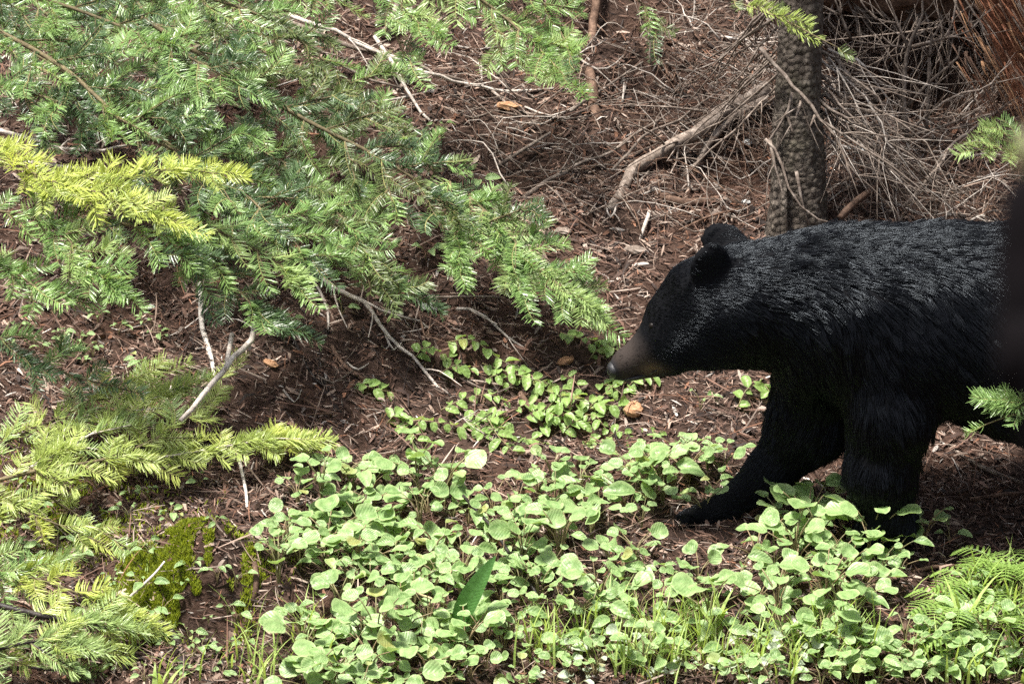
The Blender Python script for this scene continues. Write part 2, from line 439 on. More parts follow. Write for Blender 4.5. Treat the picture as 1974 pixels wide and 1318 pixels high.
# ------------------------------------------------------------------ the bear
def bear():
    prim = []          # (a, b, ra, rb, lateral_scale)
    def rc(a, b, ra, rb, k=.05): prim.append((np.asarray(a, float), np.asarray(b, float), ra, rb, k))
    w = Wp
    # trunk
    rc(w(1640, 600, 0), w(1800, 612, 0), .207, .236, .08)
    rc(w(1800, 618, 0), w(2010, 640, 0), .242, .284, .08)
    rc(w(2010, 640, 0), w(2190, 628, 0), .278, .24, .08)
    rc(w(1560, 575, 0), w(1660, 548, 0), .155, .145, .07)
    rc(w(1600, 552, 0), w(1470, 558, -.01), .125, .118, .06)     # crest of the neck      # withers and shoulder
    rc(w(1575, 670, 0), w(1700, 690, 0), .125, .145, .06)      # chest
    # neck, head, muzzle
    rc(w(1590, 575, 0), w(1430, 590, -.015), .150, .138, .06)
    rc(w(1465, 634, -.01), w(1370, 646, -.02), .098, .090, .04)   # ruff of the throat
    rc(w(1420, 592, -.02), w(1375, 600, -.025), .138, .126, .04)
    rc(w(1346, 580, -.03), w(1312, 616, -.03), .106, .096, .04)  # forehead
    rc(w(1405, 550, -.02), w(1362, 558, -.025), .086, .080, .04)  # crown
    rc(w(1340, 655, -.06), w(1300, 668, -.06), .070, .062, .04)  # near cheek
    rc(w(1340, 650, .02), w(1300, 664, .01), .070, .062, .04)    # far cheek
    rc(w(1290, 652, -.035), w(1210, 699, -.045), .080, .039, .035)   # muzzle
    rc(w(1206, 701, -.045), w(1191, 712, -.047), .037, .027, .02)   # nose pad
    rc(w(1290, 694, -.035), w(1214, 722, -.045), .040, .017, .02)   # lower jaw
    # forelegs: the near one bears weight, the far one reaches forward
    rc(w(1665, 600, -.10), w(1722, 790, -.135), .135, .108, .06)
    rc(w(1716, 790, -.135), w(1698, 910, -.135), .106, .088, .05)
    rc(w(1698, 910, -.135), w(1716, 1006, -.13), .088, .064, .04)
    rc(w(1718, 1008, -.13), w(1680, 1026, -.14), .068, .052, .03)
    rc(w(1590, 650, .06), w(1560, 815, .105), .130, .108, .06)
    rc(w(1560, 815, .105), w(1486, 908, .10), .098, .062, .05)
    rc(w(1486, 908, .10), w(1396, 978, .09), .060, .040, .04)
    rc(w(1396, 978, .09), w(1322, 1004, .085), .040, .032, .03)
    # hind legs
    rc(w(2190, 640, -.07), w(2150, 780, -.12), .205, .150, .07)
    rc(w(2150, 790, -.12), w(2250, 905, -.13), .135, .085, .05)
    rc(w(2250, 905, -.13), w(2235, 1005, -.13), .080, .066, .04)
    rc(w(2235, 1010, -.13), w(2170, 1030, -.14), .062, .048, .03)
    rc(w(2180, 660, .07), w(2075, 800, .11), .19, .135, .07)
    rc(w(2075, 800, .11), w(2110, 915, .12), .115, .078, .05)
    rc(w(2110, 915, .12), w(2060, 985, .11), .075, .060, .04)
    rc(w(2060, 990, .11), w(1995, 1012, .10), .058, .046, .03)
    rc(w(2320, 600, 0), w(2345, 650, 0), .05, .03, .06)             # tail
    toes = []
    for q, (ax, ay) in (('n', (1672, 1032)), ('f', (1302, 1008))):
        for i in range(5):
            lat = (i - 2) * .021
            yb = (-.14 if q == 'n' else .085) + lat
            dx = -abs(i - 2) * -6
            rc(w(ax + dx + 14, ay - 2, yb), w(ax + dx - 6, ay + 8, yb), .020, .016, .012)
            toes.append((w(ax + dx - 14, ay + 6, yb), q))
    h = .0125
    lo = np.array([w(1165, 700, 0)[0] - .04, -.42, -.70]); hi = np.array([w(2400, 700, 0)[0], .42, .48])
    ax = [np.arange(lo[i], hi[i], h) for i in range(3)]
    gxx, gyy, gzz = np.meshgrid(*ax, indexing='ij')
    S = np.full(gxx.shape, 9.0, np.float32)
    for a, b_, ra, rb, k in prim:
        ab = b_ - a; L2 = ab @ ab
        px, pyy, pz = gxx - a[0], gyy - a[1], gzz - a[2]
        tt = np.clip((px * ab[0] + pyy * ab[1] + pz * ab[2]) / L2, 0, 1)
        dd = np.sqrt((px - tt * ab[0]) ** 2 + (pyy - tt * ab[1]) ** 2 + (pz - tt * ab[2]) ** 2) - (ra + (rb - ra) * tt)
        hh = np.clip(.5 + .5 * (S - dd) / k, 0, 1)
        S = S * (1 - hh) + dd * hh - k * hh * (1 - hh)
    def ell(S, c, ax3, rad, k, sub=False):
        # ellipsoid with axes rows ax3
        p = np.stack([gxx - c[0], gyy - c[1], gzz - c[2]], -1) @ np.asarray(ax3).T
        q = p / np.asarray(rad)
        d = (np.linalg.norm(q, axis=-1) - 1) * min(rad)
        if sub:
            return np.maximum(S, -d)
        hh = np.clip(.5 + .5 * (S - d) / k, 0, 1)
        return S * (1 - hh) + d * hh - k * hh * (1 - hh)
    ears = []
    # ears: thin upright cups
    for (ex, ey, ly, yaw, rl) in ((1368, 512, -.115, .45, (.057, .018, .068)), (1394, 464, .075, -.35, (.064, .017, .050))):
        c = w(ex, ey, ly)
        e1 = nrm([math.cos(yaw), math.sin(yaw) * .8, 0]); e3 = nrm([.10, -.25 if ly < 0 else .25, 1]); e2 = nrm(np.cross(e3, e1)); e1 = np.cross(e2, e3)
        S = ell(S, c, [e1, e2, e3], rl, .03); ears.append((c, np.array([e1, e2, e3]), np.array(rl)))
    # surface nets
    ins = S < 0
    nxx, nyy, nzz = S.shape
    corner = np.stack([ins[i:nxx - 1 + i, j:nyy - 1 + j, k:nzz - 1 + k] for i in (0, 1) for j in (0, 1) for k in (0, 1)], 0)
    cnt = corner.sum(0); act = (cnt > 0) & (cnt < 8)
    vid = np.full(act.shape, -1, int); vid[act] = np.arange(act.sum())
    I, J, K = np.nonzero(act)
    acc = np.zeros((len(I), 3)); num = np.zeros(len(I))
    cr = [(i, j, k) for i in (0, 1) for j in (0, 1) for k in (0, 1)]
    for a in range(8):
        for b_ in range(a + 1, 8):
            da = np.subtract(cr[b_], cr[a])
            if np.abs(da).sum() != 1: continue
            sa = S[I + cr[a][0], J + cr[a][1], K + cr[a][2]]; sb = S[I + cr[b_][0], J + cr[b_][1], K + cr[b_][2]]
            x = (sa < 0) != (sb < 0)
            t_ = np.where(x, sa / np.where(np.abs(sa - sb) < 1e-9, 1, sa - sb), 0)
            acc += np.where(x[:, None], np.array(cr[a]) + t_[:, None] * da, 0); num += x
    V = lo + (np.stack([I, J, K], -1) + acc / num[:, None]) * h
    Q = []
    for axn in range(3):
        s0 = [slice(1, -1)] * 3
        A = ins; 
        if axn == 0: e = ins[:-1, 1:-1, 1:-1] != ins[1:, 1:-1, 1:-1]; fl = ins[:-1, 1:-1, 1:-1]
        if axn == 1: e = ins[1:-1, :-1, 1:-1] != ins[1:-1, 1:, 1:-1]; fl = ins[1:-1, :-1, 1:-1]
        if axn == 2: e = ins[1:-1, 1:-1, :-1] != ins[1:-1, 1:-1, 1:]; fl = ins[1:-1, 1:-1, :-1]
        i, j, k = np.nonzero(e); fl = fl[e]
        if axn == 0: j1, k1 = j + 1, k + 1; q = np.stack([vid[i, j1 - 1, k1 - 1], vid[i, j1, k1 - 1], vid[i, j1, k1], vid[i, j1 - 1, k1]], -1)
        if axn == 1: i1, k1 = i + 1, k + 1; q = np.stack([vid[i1 - 1, j, k1 - 1], vid[i1 - 1, j, k1], vid[i1, j, k1], vid[i1, j, k1 - 1]], -1)
        if axn == 2: i1, j1 = i + 1, j + 1; q = np.stack([vid[i1 - 1, j1 - 1, k], vid[i1, j1 - 1, k], vid[i1, j1, k], vid[i1 - 1, j1, k]], -1)
        q = np.where(fl[:, None], q, q[:, ::-1])
        Q.append(q)
    Q = np.vstack(Q)
    # colour: brown muzzle on a black coat
    mz = w(1240, 690, -.05)
    def coat(p):
        c = np.tile(np.array([.0030, .0032, .0044]), (len(p), 1))
        a0 = w(1275, 655, -.04); a1 = w(1195, 712, -.045)
        ax_ = nrm(a1 - a0); s = (p - a0) @ ax_
        d = np.linalg.norm((p - a0) - s[:, None] * ax_, axis=1)
        mu = np.clip((s - .030 + .02 * vnoise(p[:, 0] * 45, p[:, 2] * 45, 37)) / .05, 0, 1) * (d < .12)
        br = np.array([.034, .027, .024])
        c = c * (1 - mu[:, None]) + br * mu[:, None]
        e = np.exp(-np.sum(((p - w(1258, 712, -.085)) / np.array([.028, .06, .020])) ** 2, 1))
        c = c * (1 - .85 * e[:, None]) + np.array([.15, .105, .07]) * .85 * e[:, None]
        dn = np.linalg.norm(p - w(1178, 716, -.05), axis=1)
        nn = np.clip((.042 - dn) / .012, 0, 1)[:, None]
        return c * (1 - nn) + np.array([.018, .018, .021]) * nn
    me = quadmesh('bear', V, Q, [M['bear_skin']], coat(V), smooth=True)
    base = np.array([w(1760, 700, 0)[0], 0, float(hgt(w(1760, 700, 0)[0], -.13))])
    for v in me.vertices: v.co = v.co - Vector(base)
    root = obj('bear', me, None, Matrix.Translation(base), 'black bear with a brown muzzle walking past the spruce trunk, head lowered', 'bear')
    # eye and claws
    def ball(c, r, n=10):
        u = np.linspace(0, np.pi, n); vv = np.linspace(0, 2 * np.pi, 2 * n, endpoint=False)
        pts = [c + r * np.array([math.sin(a) * math.cos(b2), math.sin(a) * math.sin(b2), math.cos(a)]) for a in u for b2 in vv]
        f = [(i * 2 * n + j, (i + 1) * 2 * n + j, (i + 1) * 2 * n + (j + 1) % (2 * n), i * 2 * n + (j + 1) % (2 * n)) for i in range(n - 1) for j in range(2 * n)]
        mb = MB(); mb.add(pts, f); return mb
    # put the eye on the near surface along its pixel ray
    d = ray(1258, 628); d = d / np.linalg.norm(d)
    # the first grid point inside along the ray
    e = None
    for s_ in np.arange(8.3, 9.6, .004):
        p_ = CAM + d * s_; ii = ((p_ - lo) / h).astype(int)
        if (ii >= 0).all() and (ii < np.array(S.shape) - 1).all() and S[tuple(ii)] < 0.002: e = p_; break
    if e is not None:
        obj('eye', ball(e + d * .0065, .0095).mesh('eye', [M['eye']], off=base), root)
    def on_face(px, py, sink=0.0):
        dq = ray(px, py); dq = dq / np.linalg.norm(dq)
        for s_ in np.arange(8.3, 9.6, .002):
            p_ = CAM + dq * s_; ii = np.round((p_ - lo) / h).astype(int)
            if (ii >= 0).all() and (ii < np.array(S.shape) - 1).all() and S[tuple(ii)] < .001: return p_ + dq * sink
        return None
    lip = [on_face(a_, b2) for a_, b2 in ((1184, 729), (1204, 731), (1226, 728), (1248, 722), (1266, 714))]
    lip = [q_ for q_ in lip if q_ is not None]
    if len(lip) > 2:
        mb = MB(); mb.tube(cat(lip, 14), np.interp(np.linspace(0, 1, 14), [0, .5, 1], [.0035, .0045, .002]), 6)
        obj('mouth', mb.mesh('mouth', [M['nose']], off=base), root)
    mb = ball(np.zeros(3), 1.0, 12); v_ = mb.v[0]; v_[:, 0] *= .019; v_[:, 1] *= .029; v_[:, 2] *= .024
    np_ = w(1183, 712, -.047)
    dent = np.exp(-(((v_[:, 0] + .013) / .006) ** 2 + ((np.abs(v_[:, 1]) - .013) / .006) ** 2 + ((v_[:, 2] + .004) / .006) ** 2)); v_[:, 0] += dent * .010
    mb.v[0] = v_ + np_
    obj('nose', mb.mesh('nose', [M['nose']], off=base), root)
    for tp, q in toes:
        mb = MB(); s = np.array([-1, 0, 0])
        mb.tube(cat([tp + [.012, 0, .004], tp + [-.018, 0, .006], tp + [-.044, 0, -.008]], 5), [.006, .0055, .0048, .0036, .0012], 6)
        obj('claw', mb.mesh('claw', [M['claw']], off=base), root)
    # nostril-side sheen comes from the nose pad being bare and moist: separate part
    # fur: strands combed along the body
    T = np.vstack([Q[:, [0, 1, 2]], Q[:, [0, 2, 3]]])
    A, B, C = V[T[:, 0]], V[T[:, 1]], V[T[:, 2]]
    nr = np.cross(B - A, C - A); ar = np.linalg.norm(nr, axis=1) / 2
    fn = nr / (2 * ar[:, None] + 1e-12)
    # smooth vertex normals from the field gradient
    cen = (A + B + C) / 3
    wgt = ar * np.where(cen[:, 1] > .12, .45, 1.0) * np.where(cen[:, 0] > w(2050, 700, 0)[0], .4, 1.0)
    headx = w(1440, 600, 0)[0]
    wgt *= np.where(cen[:, 0] < headx, 3.0, 1.0) * np.where(cen[:, 0] < w(1300, 600, 0)[0], 1.8, 1.0)
    NH = 170000
    ti = rng.choice(len(T), NH, p=wgt / wgt.sum())
    u1 = np.sqrt(rng.random(NH)); u2 = rng.random(NH)
    root_p = A[ti] * (1 - u1)[:, None] + B[ti] * (u1 * (1 - u2))[:, None] + C[ti] * (u1 * u2)[:, None]
    g = np.stack(np.gradient(S.astype(np.float32), h), -1)
    gi = np.clip(np.round((root_p - lo) / h).astype(int), 1, np.array(S.shape) - 2)
    N = g[gi[:, 0], gi[:, 1], gi[:, 2]]; N = N / (np.linalg.norm(N, axis=1)[:, None] + 1e-9)
    nose_d = np.linalg.norm(root_p - w(1178, 716, -.05), axis=1)
    keep = nose_d > .034
    root_p, N = root_p[keep], N[keep]; NH = len(root_p)
    # combing field: control points in the picture plane (x, z) -> direction
    ctl = [(1200, 690, .9, .55), (1240, 640, .8, .55), (1290, 560, .9, .35), (1350, 520, 1, .0), (1300, 660, 1, -.1), (1350, 700, 1, -.25), (1430, 500, 1, -.1),
           (1430, 600, .8, -.6), (1430, 690, .7, -.7), (1520, 500, .95, -.35), (1530, 620, .55, -.85), (1520, 720, .2, -1), (1640, 480, .9, -.45), (1640, 600, .6, -.8),
           (1640, 720, .35, -.95), (1700, 850, .1, -1), (1720, 980, -.2, -1), (1540, 850, -.3, -1), (1430, 940, -.75, -.7), (1340, 1000, -1, -.3), (1800, 460, .95, -.35), (1800, 600, .6, -.8),
           (1800, 740, .35, -.95), (1950, 450, .95, -.3), (1950, 600, .6, -.8), (1950, 780, .4, -.9), (2150, 450, .9, -.4), (2200, 700, .3, -.95), (2200, 900, 0, -1), (2080, 900, 0, -1)]
    cp = np.array([w(a, b2, 0)[[0, 2]] for a, b2, _, _ in ctl]); cd = np.array([[c_, 0, d_] for _, _, c_, d_ in ctl])
    dd = ((root_p[:, None, [0, 2]] - cp[None]) ** 2).sum(-1)
    ww = np.exp(-dd / (2 * .085 ** 2)) + 1e-9 / (dd + 1e-3); ww /= ww.sum(1, keepdims=True)
    comb = ww @ cd
    sw = vnoise(root_p[:, 0] * 9, root_p[:, 2] * 9 + 3 * root_p[:, 1], 31); sw2 = vnoise(root_p[:, 0] * 26, root_p[:, 2] * 20 + 9 * root_p[:, 1], 32)
    comb = comb + np.stack([sw * .7 + sw2 * .35 + rng.normal(0, .07, NH), rng.normal(0, .12, NH), vnoise(root_p[:, 0] * 8 + 9, root_p[:, 2] * 8, 33) * .5], -1)
    comb = comb - N * (comb * N).sum(-1, keepdims=True); comb /= np.linalg.norm(comb, axis=1, keepdims=True) + 1e-9
    # length by region
    px_ = root_p[:, 0] / SPX + PXW / 2
    L = np.interp(px_, [1170, 1230, 1290, 1400, 1480, 1600, 2000, 2400], [.007, .011, .017, .026, .044, .052, .054, .05])
    low = np.clip((-.18 - root_p[:, 2]) / .2, 0, 1)
    L = L * (1 - .45 * low) * rng.uniform(.7, 1.2, NH)
    ear_q = np.min([np.linalg.norm(((root_p - c) @ e.T) / rl, axis=1) for c, e, rl in ears], axis=0)
    L = np.where(ear_q < 1.35, np.minimum(L, .012), L)
    lift = rng.uniform(.16, .42, NH) + .25 * np.maximum(0, sw)
    NP = 5
    pts = np.zeros((NH, NP, 3)); pts[:, 0] = root_p - N * .002
    for k in range(1, NP):
        lf = lift * (1.15 - .8 * k / (NP - 1))
        dr = comb + N * lf[:, None]; dr[:, 2] -= .10 * k / NP
        dr /= np.linalg.norm(dr, axis=1, keepdims=True)
        pts[:, k] = pts[:, k - 1] + dr * (L / (NP - 1))[:, None]
    # clumps: locks of wet fur drawn to guide strands
    ng = 9000
    gi = rng.choice(NH, ng, replace=False)
    kd = KDTree(ng)
    for a, i in enumerate(gi): kd.insert(root_p[i], a)
    kd.balance()
    near = np.array([gi[kd.find(p)[1]] for p in root_p])
    gc = rng.choice(NH, 5600, replace=False)
    kc = KDTree(5600)
    for a, i in enumerate(gc): kc.insert(root_p[i], a)
    kc.balance()
    wet = np.exp(-((root_p[:, 0] - w(1600, 600, 0)[0]) / .30) ** 2 - ((root_p[:, 2] - .06) / .17) ** 2) + .5 * vnoise(root_p[:, 0] * 7, root_p[:, 2] * 7, 36) > .42
    near[wet] = [gc[kc.find(p)[1]] for p in root_p[wet]]
    pull = np.clip((L - .010) / .025, 0, 1) * np.where(wet, rng.uniform(.3, .65, NH), rng.uniform(.12, .45, NH))
    for k in range(1, NP):
        fk = pull * (k / (NP - 1)) ** 1.3
        tgt = pts[near, k]
        pts[:, k] = pts[:, k] * (1 - fk[:, None]) + tgt * fk[:, None]
    sway = rng.normal(0, 1, (NH, 3))[near] * np.clip((L - .02) / .03, 0, 1)[:, None]
    for k in range(1, NP): pts[:, k] += sway * .0045 * (k / (NP - 1)) ** 1.5
    hc = bpy.data.hair_curves.new('fur')
    hc.add_curves([NP] * NH)
    pts -= base
    hc.position_data.foreach_set('vector', pts.astype(np.float32).ravel())
    ra = hc.attributes.get('radius') or hc.attributes.new('radius', 'FLOAT', 'POINT')
    rr = (np.clip(L * .018, .0003, .00065)[:, None] * np.array([1, 1, .9, .65, .15])[None])
    ra.data.foreach_set('value', rr.astype(np.float32).ravel())
    ct = hc.attributes.new('tint', 'FLOAT_COLOR', 'POINT')
    cc = coat(root_p) * rng.uniform(.7, 1.35, NH)[:, None] * (1 + .8 * vnoise(root_p[:, 0] * 60, root_p[:, 2] * 60, 35))[:, None]
    cc = np.repeat(np.hstack([cc, np.ones((NH, 1))]), NP, axis=0)
    ct.data.foreach_set('color', cc.astype(np.float32).ravel())
    hc.materials.append(M['fur'])
    obj('fur', hc, root)
    return root

m, t, b = nmat('bear_skin')
at = t.nodes.new('ShaderNodeAttribute'); at.attribute_name = 'tint'
t.links.new(at.outputs['Color'], b.inputs['Base Color']); b.inputs['Roughness'].default_value = .8; b.inputs['Specular IOR Level'].default_value = .08
bump(t, b, noise(t, 220, 2), .001)
M['bear_skin'] = m
m, t, b = nmat('bear_fur')
at = t.nodes.new('ShaderNodeAttribute'); at.attribute_name = 'tint'
t.links.new(at.outputs['Color'], b.inputs['Base Color'])
b.inputs['Roughness'].default_value = .29; b.inputs['Specular IOR Level'].default_value = .24; b.inputs['Specular Tint'].default_value = (.76, .87, 1.0, 1)  # bluish specular tint paints the sky sheen into the fur
M['fur'] = m
m, t, b = nmat('dark_eye'); b.inputs['Base Color'].default_value = (.006, .004, .003, 1); b.inputs['Roughness'].default_value = .5; b.inputs['Specular IOR Level'].default_value = .2; M['eye'] = m
m, t, b = nmat('dark_claw'); b.inputs['Base Color'].default_value = (.09, .078, .065, 1); b.inputs['Roughness'].default_value = .35; M['claw'] = m
m, t, b = nmat('moist_nose'); b.inputs['Base Color'].default_value = (.016, .016, .019, 1); b.inputs['Roughness'].default_value = .42; bump(t, b, noise(t, 500, 2), .001); M['nose'] = m
bear()

# ------------------------------------------------------------------ spruce trunk and dead wood
def twig_into(mb, pts, r0, r1, nside=0, side_len=(.06, .2), sides=5, n=None, wob=.012, mat=0, up=None):
    L = sum(np.linalg.norm(np.subtract(pts[i + 1], pts[i])) for i in range(len(pts) - 1))
    n = n or max(5, int(L / .045))
    c = cat(pts, n)
    if wob and n > 4:
        j = rng.normal(0, wob * min(1, L), (n, 3)); j[0] = 0
        j = (j + np.roll(j, 1, 0)) / 2; j[0] = 0
        c = c + j
    rr = np.linspace(1, 0, n) ** .8 * (r0 - r1) + r1
    mb.tube(c, rr, sides, mat, .12)
    for _ in range(nside):
        i = rng.integers(1, max(2, n - 2))
        d = nrm(c[min(i + 1, n - 1)] - c[i])
        o = nrm(rng.normal(0, 1, 3)); o = nrm(o - d * (o @ d))
        if up is not None: o = nrm(o + np.asarray(up))
        l = rng.uniform(*side_len)
        q = [c[i], c[i] + (d * .7 + o * .7) * l * .5, c[i] + (d * 1.1 + o * .85) * l + rng.normal(0, .02, 3)]
        cc = cat(q, 5)
        mb.tube(cc, np.linspace(min(rr[i] * .55, .0055), max(.0007, min(r1 * .6, .0012)), 5), 4, mat, .1)
    return c

def spruce():
    g = G(1540, 462); g[2] = float(hgt(g[0], g[1], False)) - .05
    dep = gdepth(1540, 462)
    top = D(1545, -40, dep - .12); top2 = top + np.array([.05, .15, 4.5])
    r = 54 * SPX * dep / 9
    root = empty('spruce_tree', g, 'tall spruce with scaly grey trunk and dead lower twigs rising behind the bear', 'tree')
    n = 110; sides = 40
    base_p = cat([g, D(1538, 230, dep - .05), top, top2], n)
    # denser rings where the picture sees them
    u = np.concatenate([np.linspace(0, .36, 90), np.linspace(.37, 1, 20)])
    cpts = np.array([base_p[min(n - 1, int(x * (n - 1)))] * 1.0 for x in u])
    for i, x in enumerate(u):
        f = x * (n - 1); k = min(n - 2, int(f)); cpts[i] = base_p[k] * (1 - (f - k)) + base_p[k + 1] * (f - k)
    V = []; ang = np.linspace(0, 2 * np.pi, sides, endpoint=False)
    for i, x in enumerate(u):
        z = cpts[i][2]
        rr = r * (1 - .35 * x) * (1 + .28 * math.exp(-(z - g[2]) / .10))
        bumpv = 1 + .07 * vnoise(ang * 5.0 + 40, z * 9 + 3 * vnoise(ang * 2, ang * 0 + z * 5, 45), 41) + .10 * vnoise(ang * 2.2 + 9, np.full(sides, z * 7), 42) + .06 * vnoise(ang * 6.4, z * 24 + 6 * vnoise(ang * 3, ang * 0 + z * 9, 46), 43) + .03 * rng.normal(0, .5, sides)
        seam = np.abs(vnoise(np.array([0.0, 2 * np.pi]) * 0, np.array([z * 34] * 2), 41))[0] * 0
        V.append(np.stack([cpts[i][0] + rr * bumpv * np.cos(ang), cpts[i][1] + rr * bumpv * np.sin(ang), np.full(sides, z) + 0 * ang], -1))
    V = np.vstack(V); k = len(u)
    f = [(i * sides + j, i * sides + (j + 1) % sides, (i + 1) * sides + (j + 1) % sides, (i + 1) * sides + j) for i in range(k - 1) for j in range(sides)]
    mb = MB(); mb.add(V, f)
    obj('trunk', mb.mesh('trunk', [M['bark']], off=g), root)
    # dead twigs drooping from the trunk
    def on(px, py, off=.0): return D(px, py, dep - off)
    spec = []
    spec.append([(1466, 92), (1500, 135), (1525, 165), (1560, 205), (1605, 243), (1660, 282), (1722, 322), (1785, 372)])
    for s in spec:
        mb = MB(); pts = [D(a, c_, dep - .11 - .03 * i) for i, (a, c_) in enumerate(s)]
        twig_into(mb, pts, .0075, .002, 5, (.08, .22))
        obj('twig', mb.mesh('twig', [M['grey_wood']], off=g), root)
    for i in range(24):                                   # fan to the right
        x0, y0 = rng.uniform(1570, 1598), rng.uniform(60, 250)
        x1 = rng.uniform(1640, 1890); y1 = y0 + (x1 - x0) * rng.uniform(.55, 1.35) + rng.uniform(0, 60)
        y1 = min(y1, 432)
        d0 = dep + rng.uniform(-.08, .05); d1 = min(gdepth(x1, y1) - rng.uniform(.02, .2), dep + .5)
        pm = ((x0 + x1) / 2 + rng.uniform(-30, 30), (y0 + y1) / 2 - rng.uniform(-25, 50))
        mb = MB(); twig_into(mb, [D(x0, y0, d0), D(*pm, (d0 + d1) / 2 - .05), D(x1, y1, d1)], rng.uniform(.0025, .0060), .0012, int(rng.integers(4, 9)), (.06, .26), wob=.03)
        obj('twig', mb.mesh('twig', [M['grey_wood'] if rng.random() < .6 else M['pale_wood']], off=g), root)
    for i in range(22):                                   # to the left
        x0, y0 = rng.uniform(1484, 1510), rng.uniform(-20, 190)
        x1 = rng.uniform(1300, 1460); y1 = y0 + (x0 - x1) * rng.uniform(.6, 1.3)
        d0 = dep + rng.uniform(-.08, .05); d1 = min(gdepth(x1, y1) - rng.uniform(.03, .2), dep + .35)
        mb = MB(); twig_into(mb, [D(x0, y0, d0), D((x0 + x1) / 2, (y0 + y1) / 2 - rng.uniform(-8, 16), (d0 + d1) / 2 - .04), D(x1, y1, d1)], rng.uniform(.003, .006), .0012, int(rng.integers(2, 6)), (.05, .16))
        obj('twig', mb.mesh('twig', [M['grey_wood']], off=g), root)
    for s in ([(1527, 178), (1515, 222), (1482, 268), (1474, 300)], [(1517, 222), (1530, 262)], [(1545, 195), (1530, 240)], [(1572, 222), (1560, 248)],
              [(1484, 270), (1496, 330), (1512, 390), (1516, 440)], [(1535, 330), (1545, 380), (1560, 435)], [(1475, 268), (1500, 300), (1520, 360), (1560, 410), (1620, 430)]):
        mb = MB(); twig_into(mb, [D(a, c_, dep - .12) for a, c_ in s], .0055, .002, 1, (.04, .1))
        obj('twig', mb.mesh('twig', [M['grey_wood']], off=g), root)
    # mossy live sprig crossing the trunk is a separate bough below
    return root, g, dep
SPR, SPR_G, SPR_D = spruce()

def stick(name, pts_px, w0, w1, mat, label, cat_='stick', group=None, nside=0, side_len=(.05, .15), wob=.010, sides=7, jit=.1):
    """pts_px: (px, py, metres off the ground along the view)"""
    pts = [P(a, c_, o) for a, c_, o in pts_px]
    dep = gdepth(pts_px[0][0], pts_px[0][1])
    mb = MB()
    twig_into(mb, pts, w0 * .5 * SPX * dep / 9, w1 * .5 * SPX * dep / 9, nside, side_len, sides, None, wob)
    base = pts[-1]
    return obj(name, mb.mesh(name, [M[mat]], off=base), None, Matrix.Translation(base), label, cat_, group)

S = stick
S('fallen_branch', [(1482, 168, .12), (1420, 200, .10), (1350, 250, .08), (1290, 285, .07), (1232, 318, .06), (1205, 350, .05), (1172, 400, .03)], 30, 17, 'grey_wood', 'thick grey fallen branch propped against the spruce trunk', 'branch', nside=9, side_len=(.12, .35), sides=10)
S('fallen_branch', [(1478, 192, .10), (1410, 228, .08), (1365, 275, .06), (1345, 312, .05), (1312, 338, .02)], 19, 9, 'grey_wood', 'shorter grey branch lying under the thick fallen branch', 'branch', nside=5, side_len=(.1, .25))
S('root', [(1264, 372, .02), (1320, 394, .03), (1392, 386, .03), (1440, 396, .0)], 20, 14, 'brown_wood', 'brown surface root in the litter behind the bear head', 'root', wob=.006)
mb = MB(); _q = [D(1503, 262, SPR_D - .085), D(1500, 330, SPR_D - .10), D(1497, 400, SPR_D - .11), D(1494, 520, SPR_D - .10)]
twig_into(mb, _q, .008, .020, 0, sides=9, wob=.004, n=16); mb.tube(cat([_q[1] + [.012, 0, .03], _q[2] + [.02, 0, 0], _q[3] + [.025, 0, 0]], 8), [.004, .008, .011, .013, .014, .014, .014, .014], 7, 0, .2)
obj('stub', mb.mesh('stub', [M['bark']], off=_q[3]), None, Matrix.Translation(_q[3]), 'split grey stub standing against the foot of the spruce trunk', 'stub')
S('sapling_trunk', [(1152, -60, .10), (1142, 60, .08), (1138, 150, .05), (1152, 250, -.02)], 16, 24, 'brown_wood', 'slim dark sapling trunk rising between boughs and spruce', 'trunk', nside=6, side_len=(.1, .3), wob=.006)
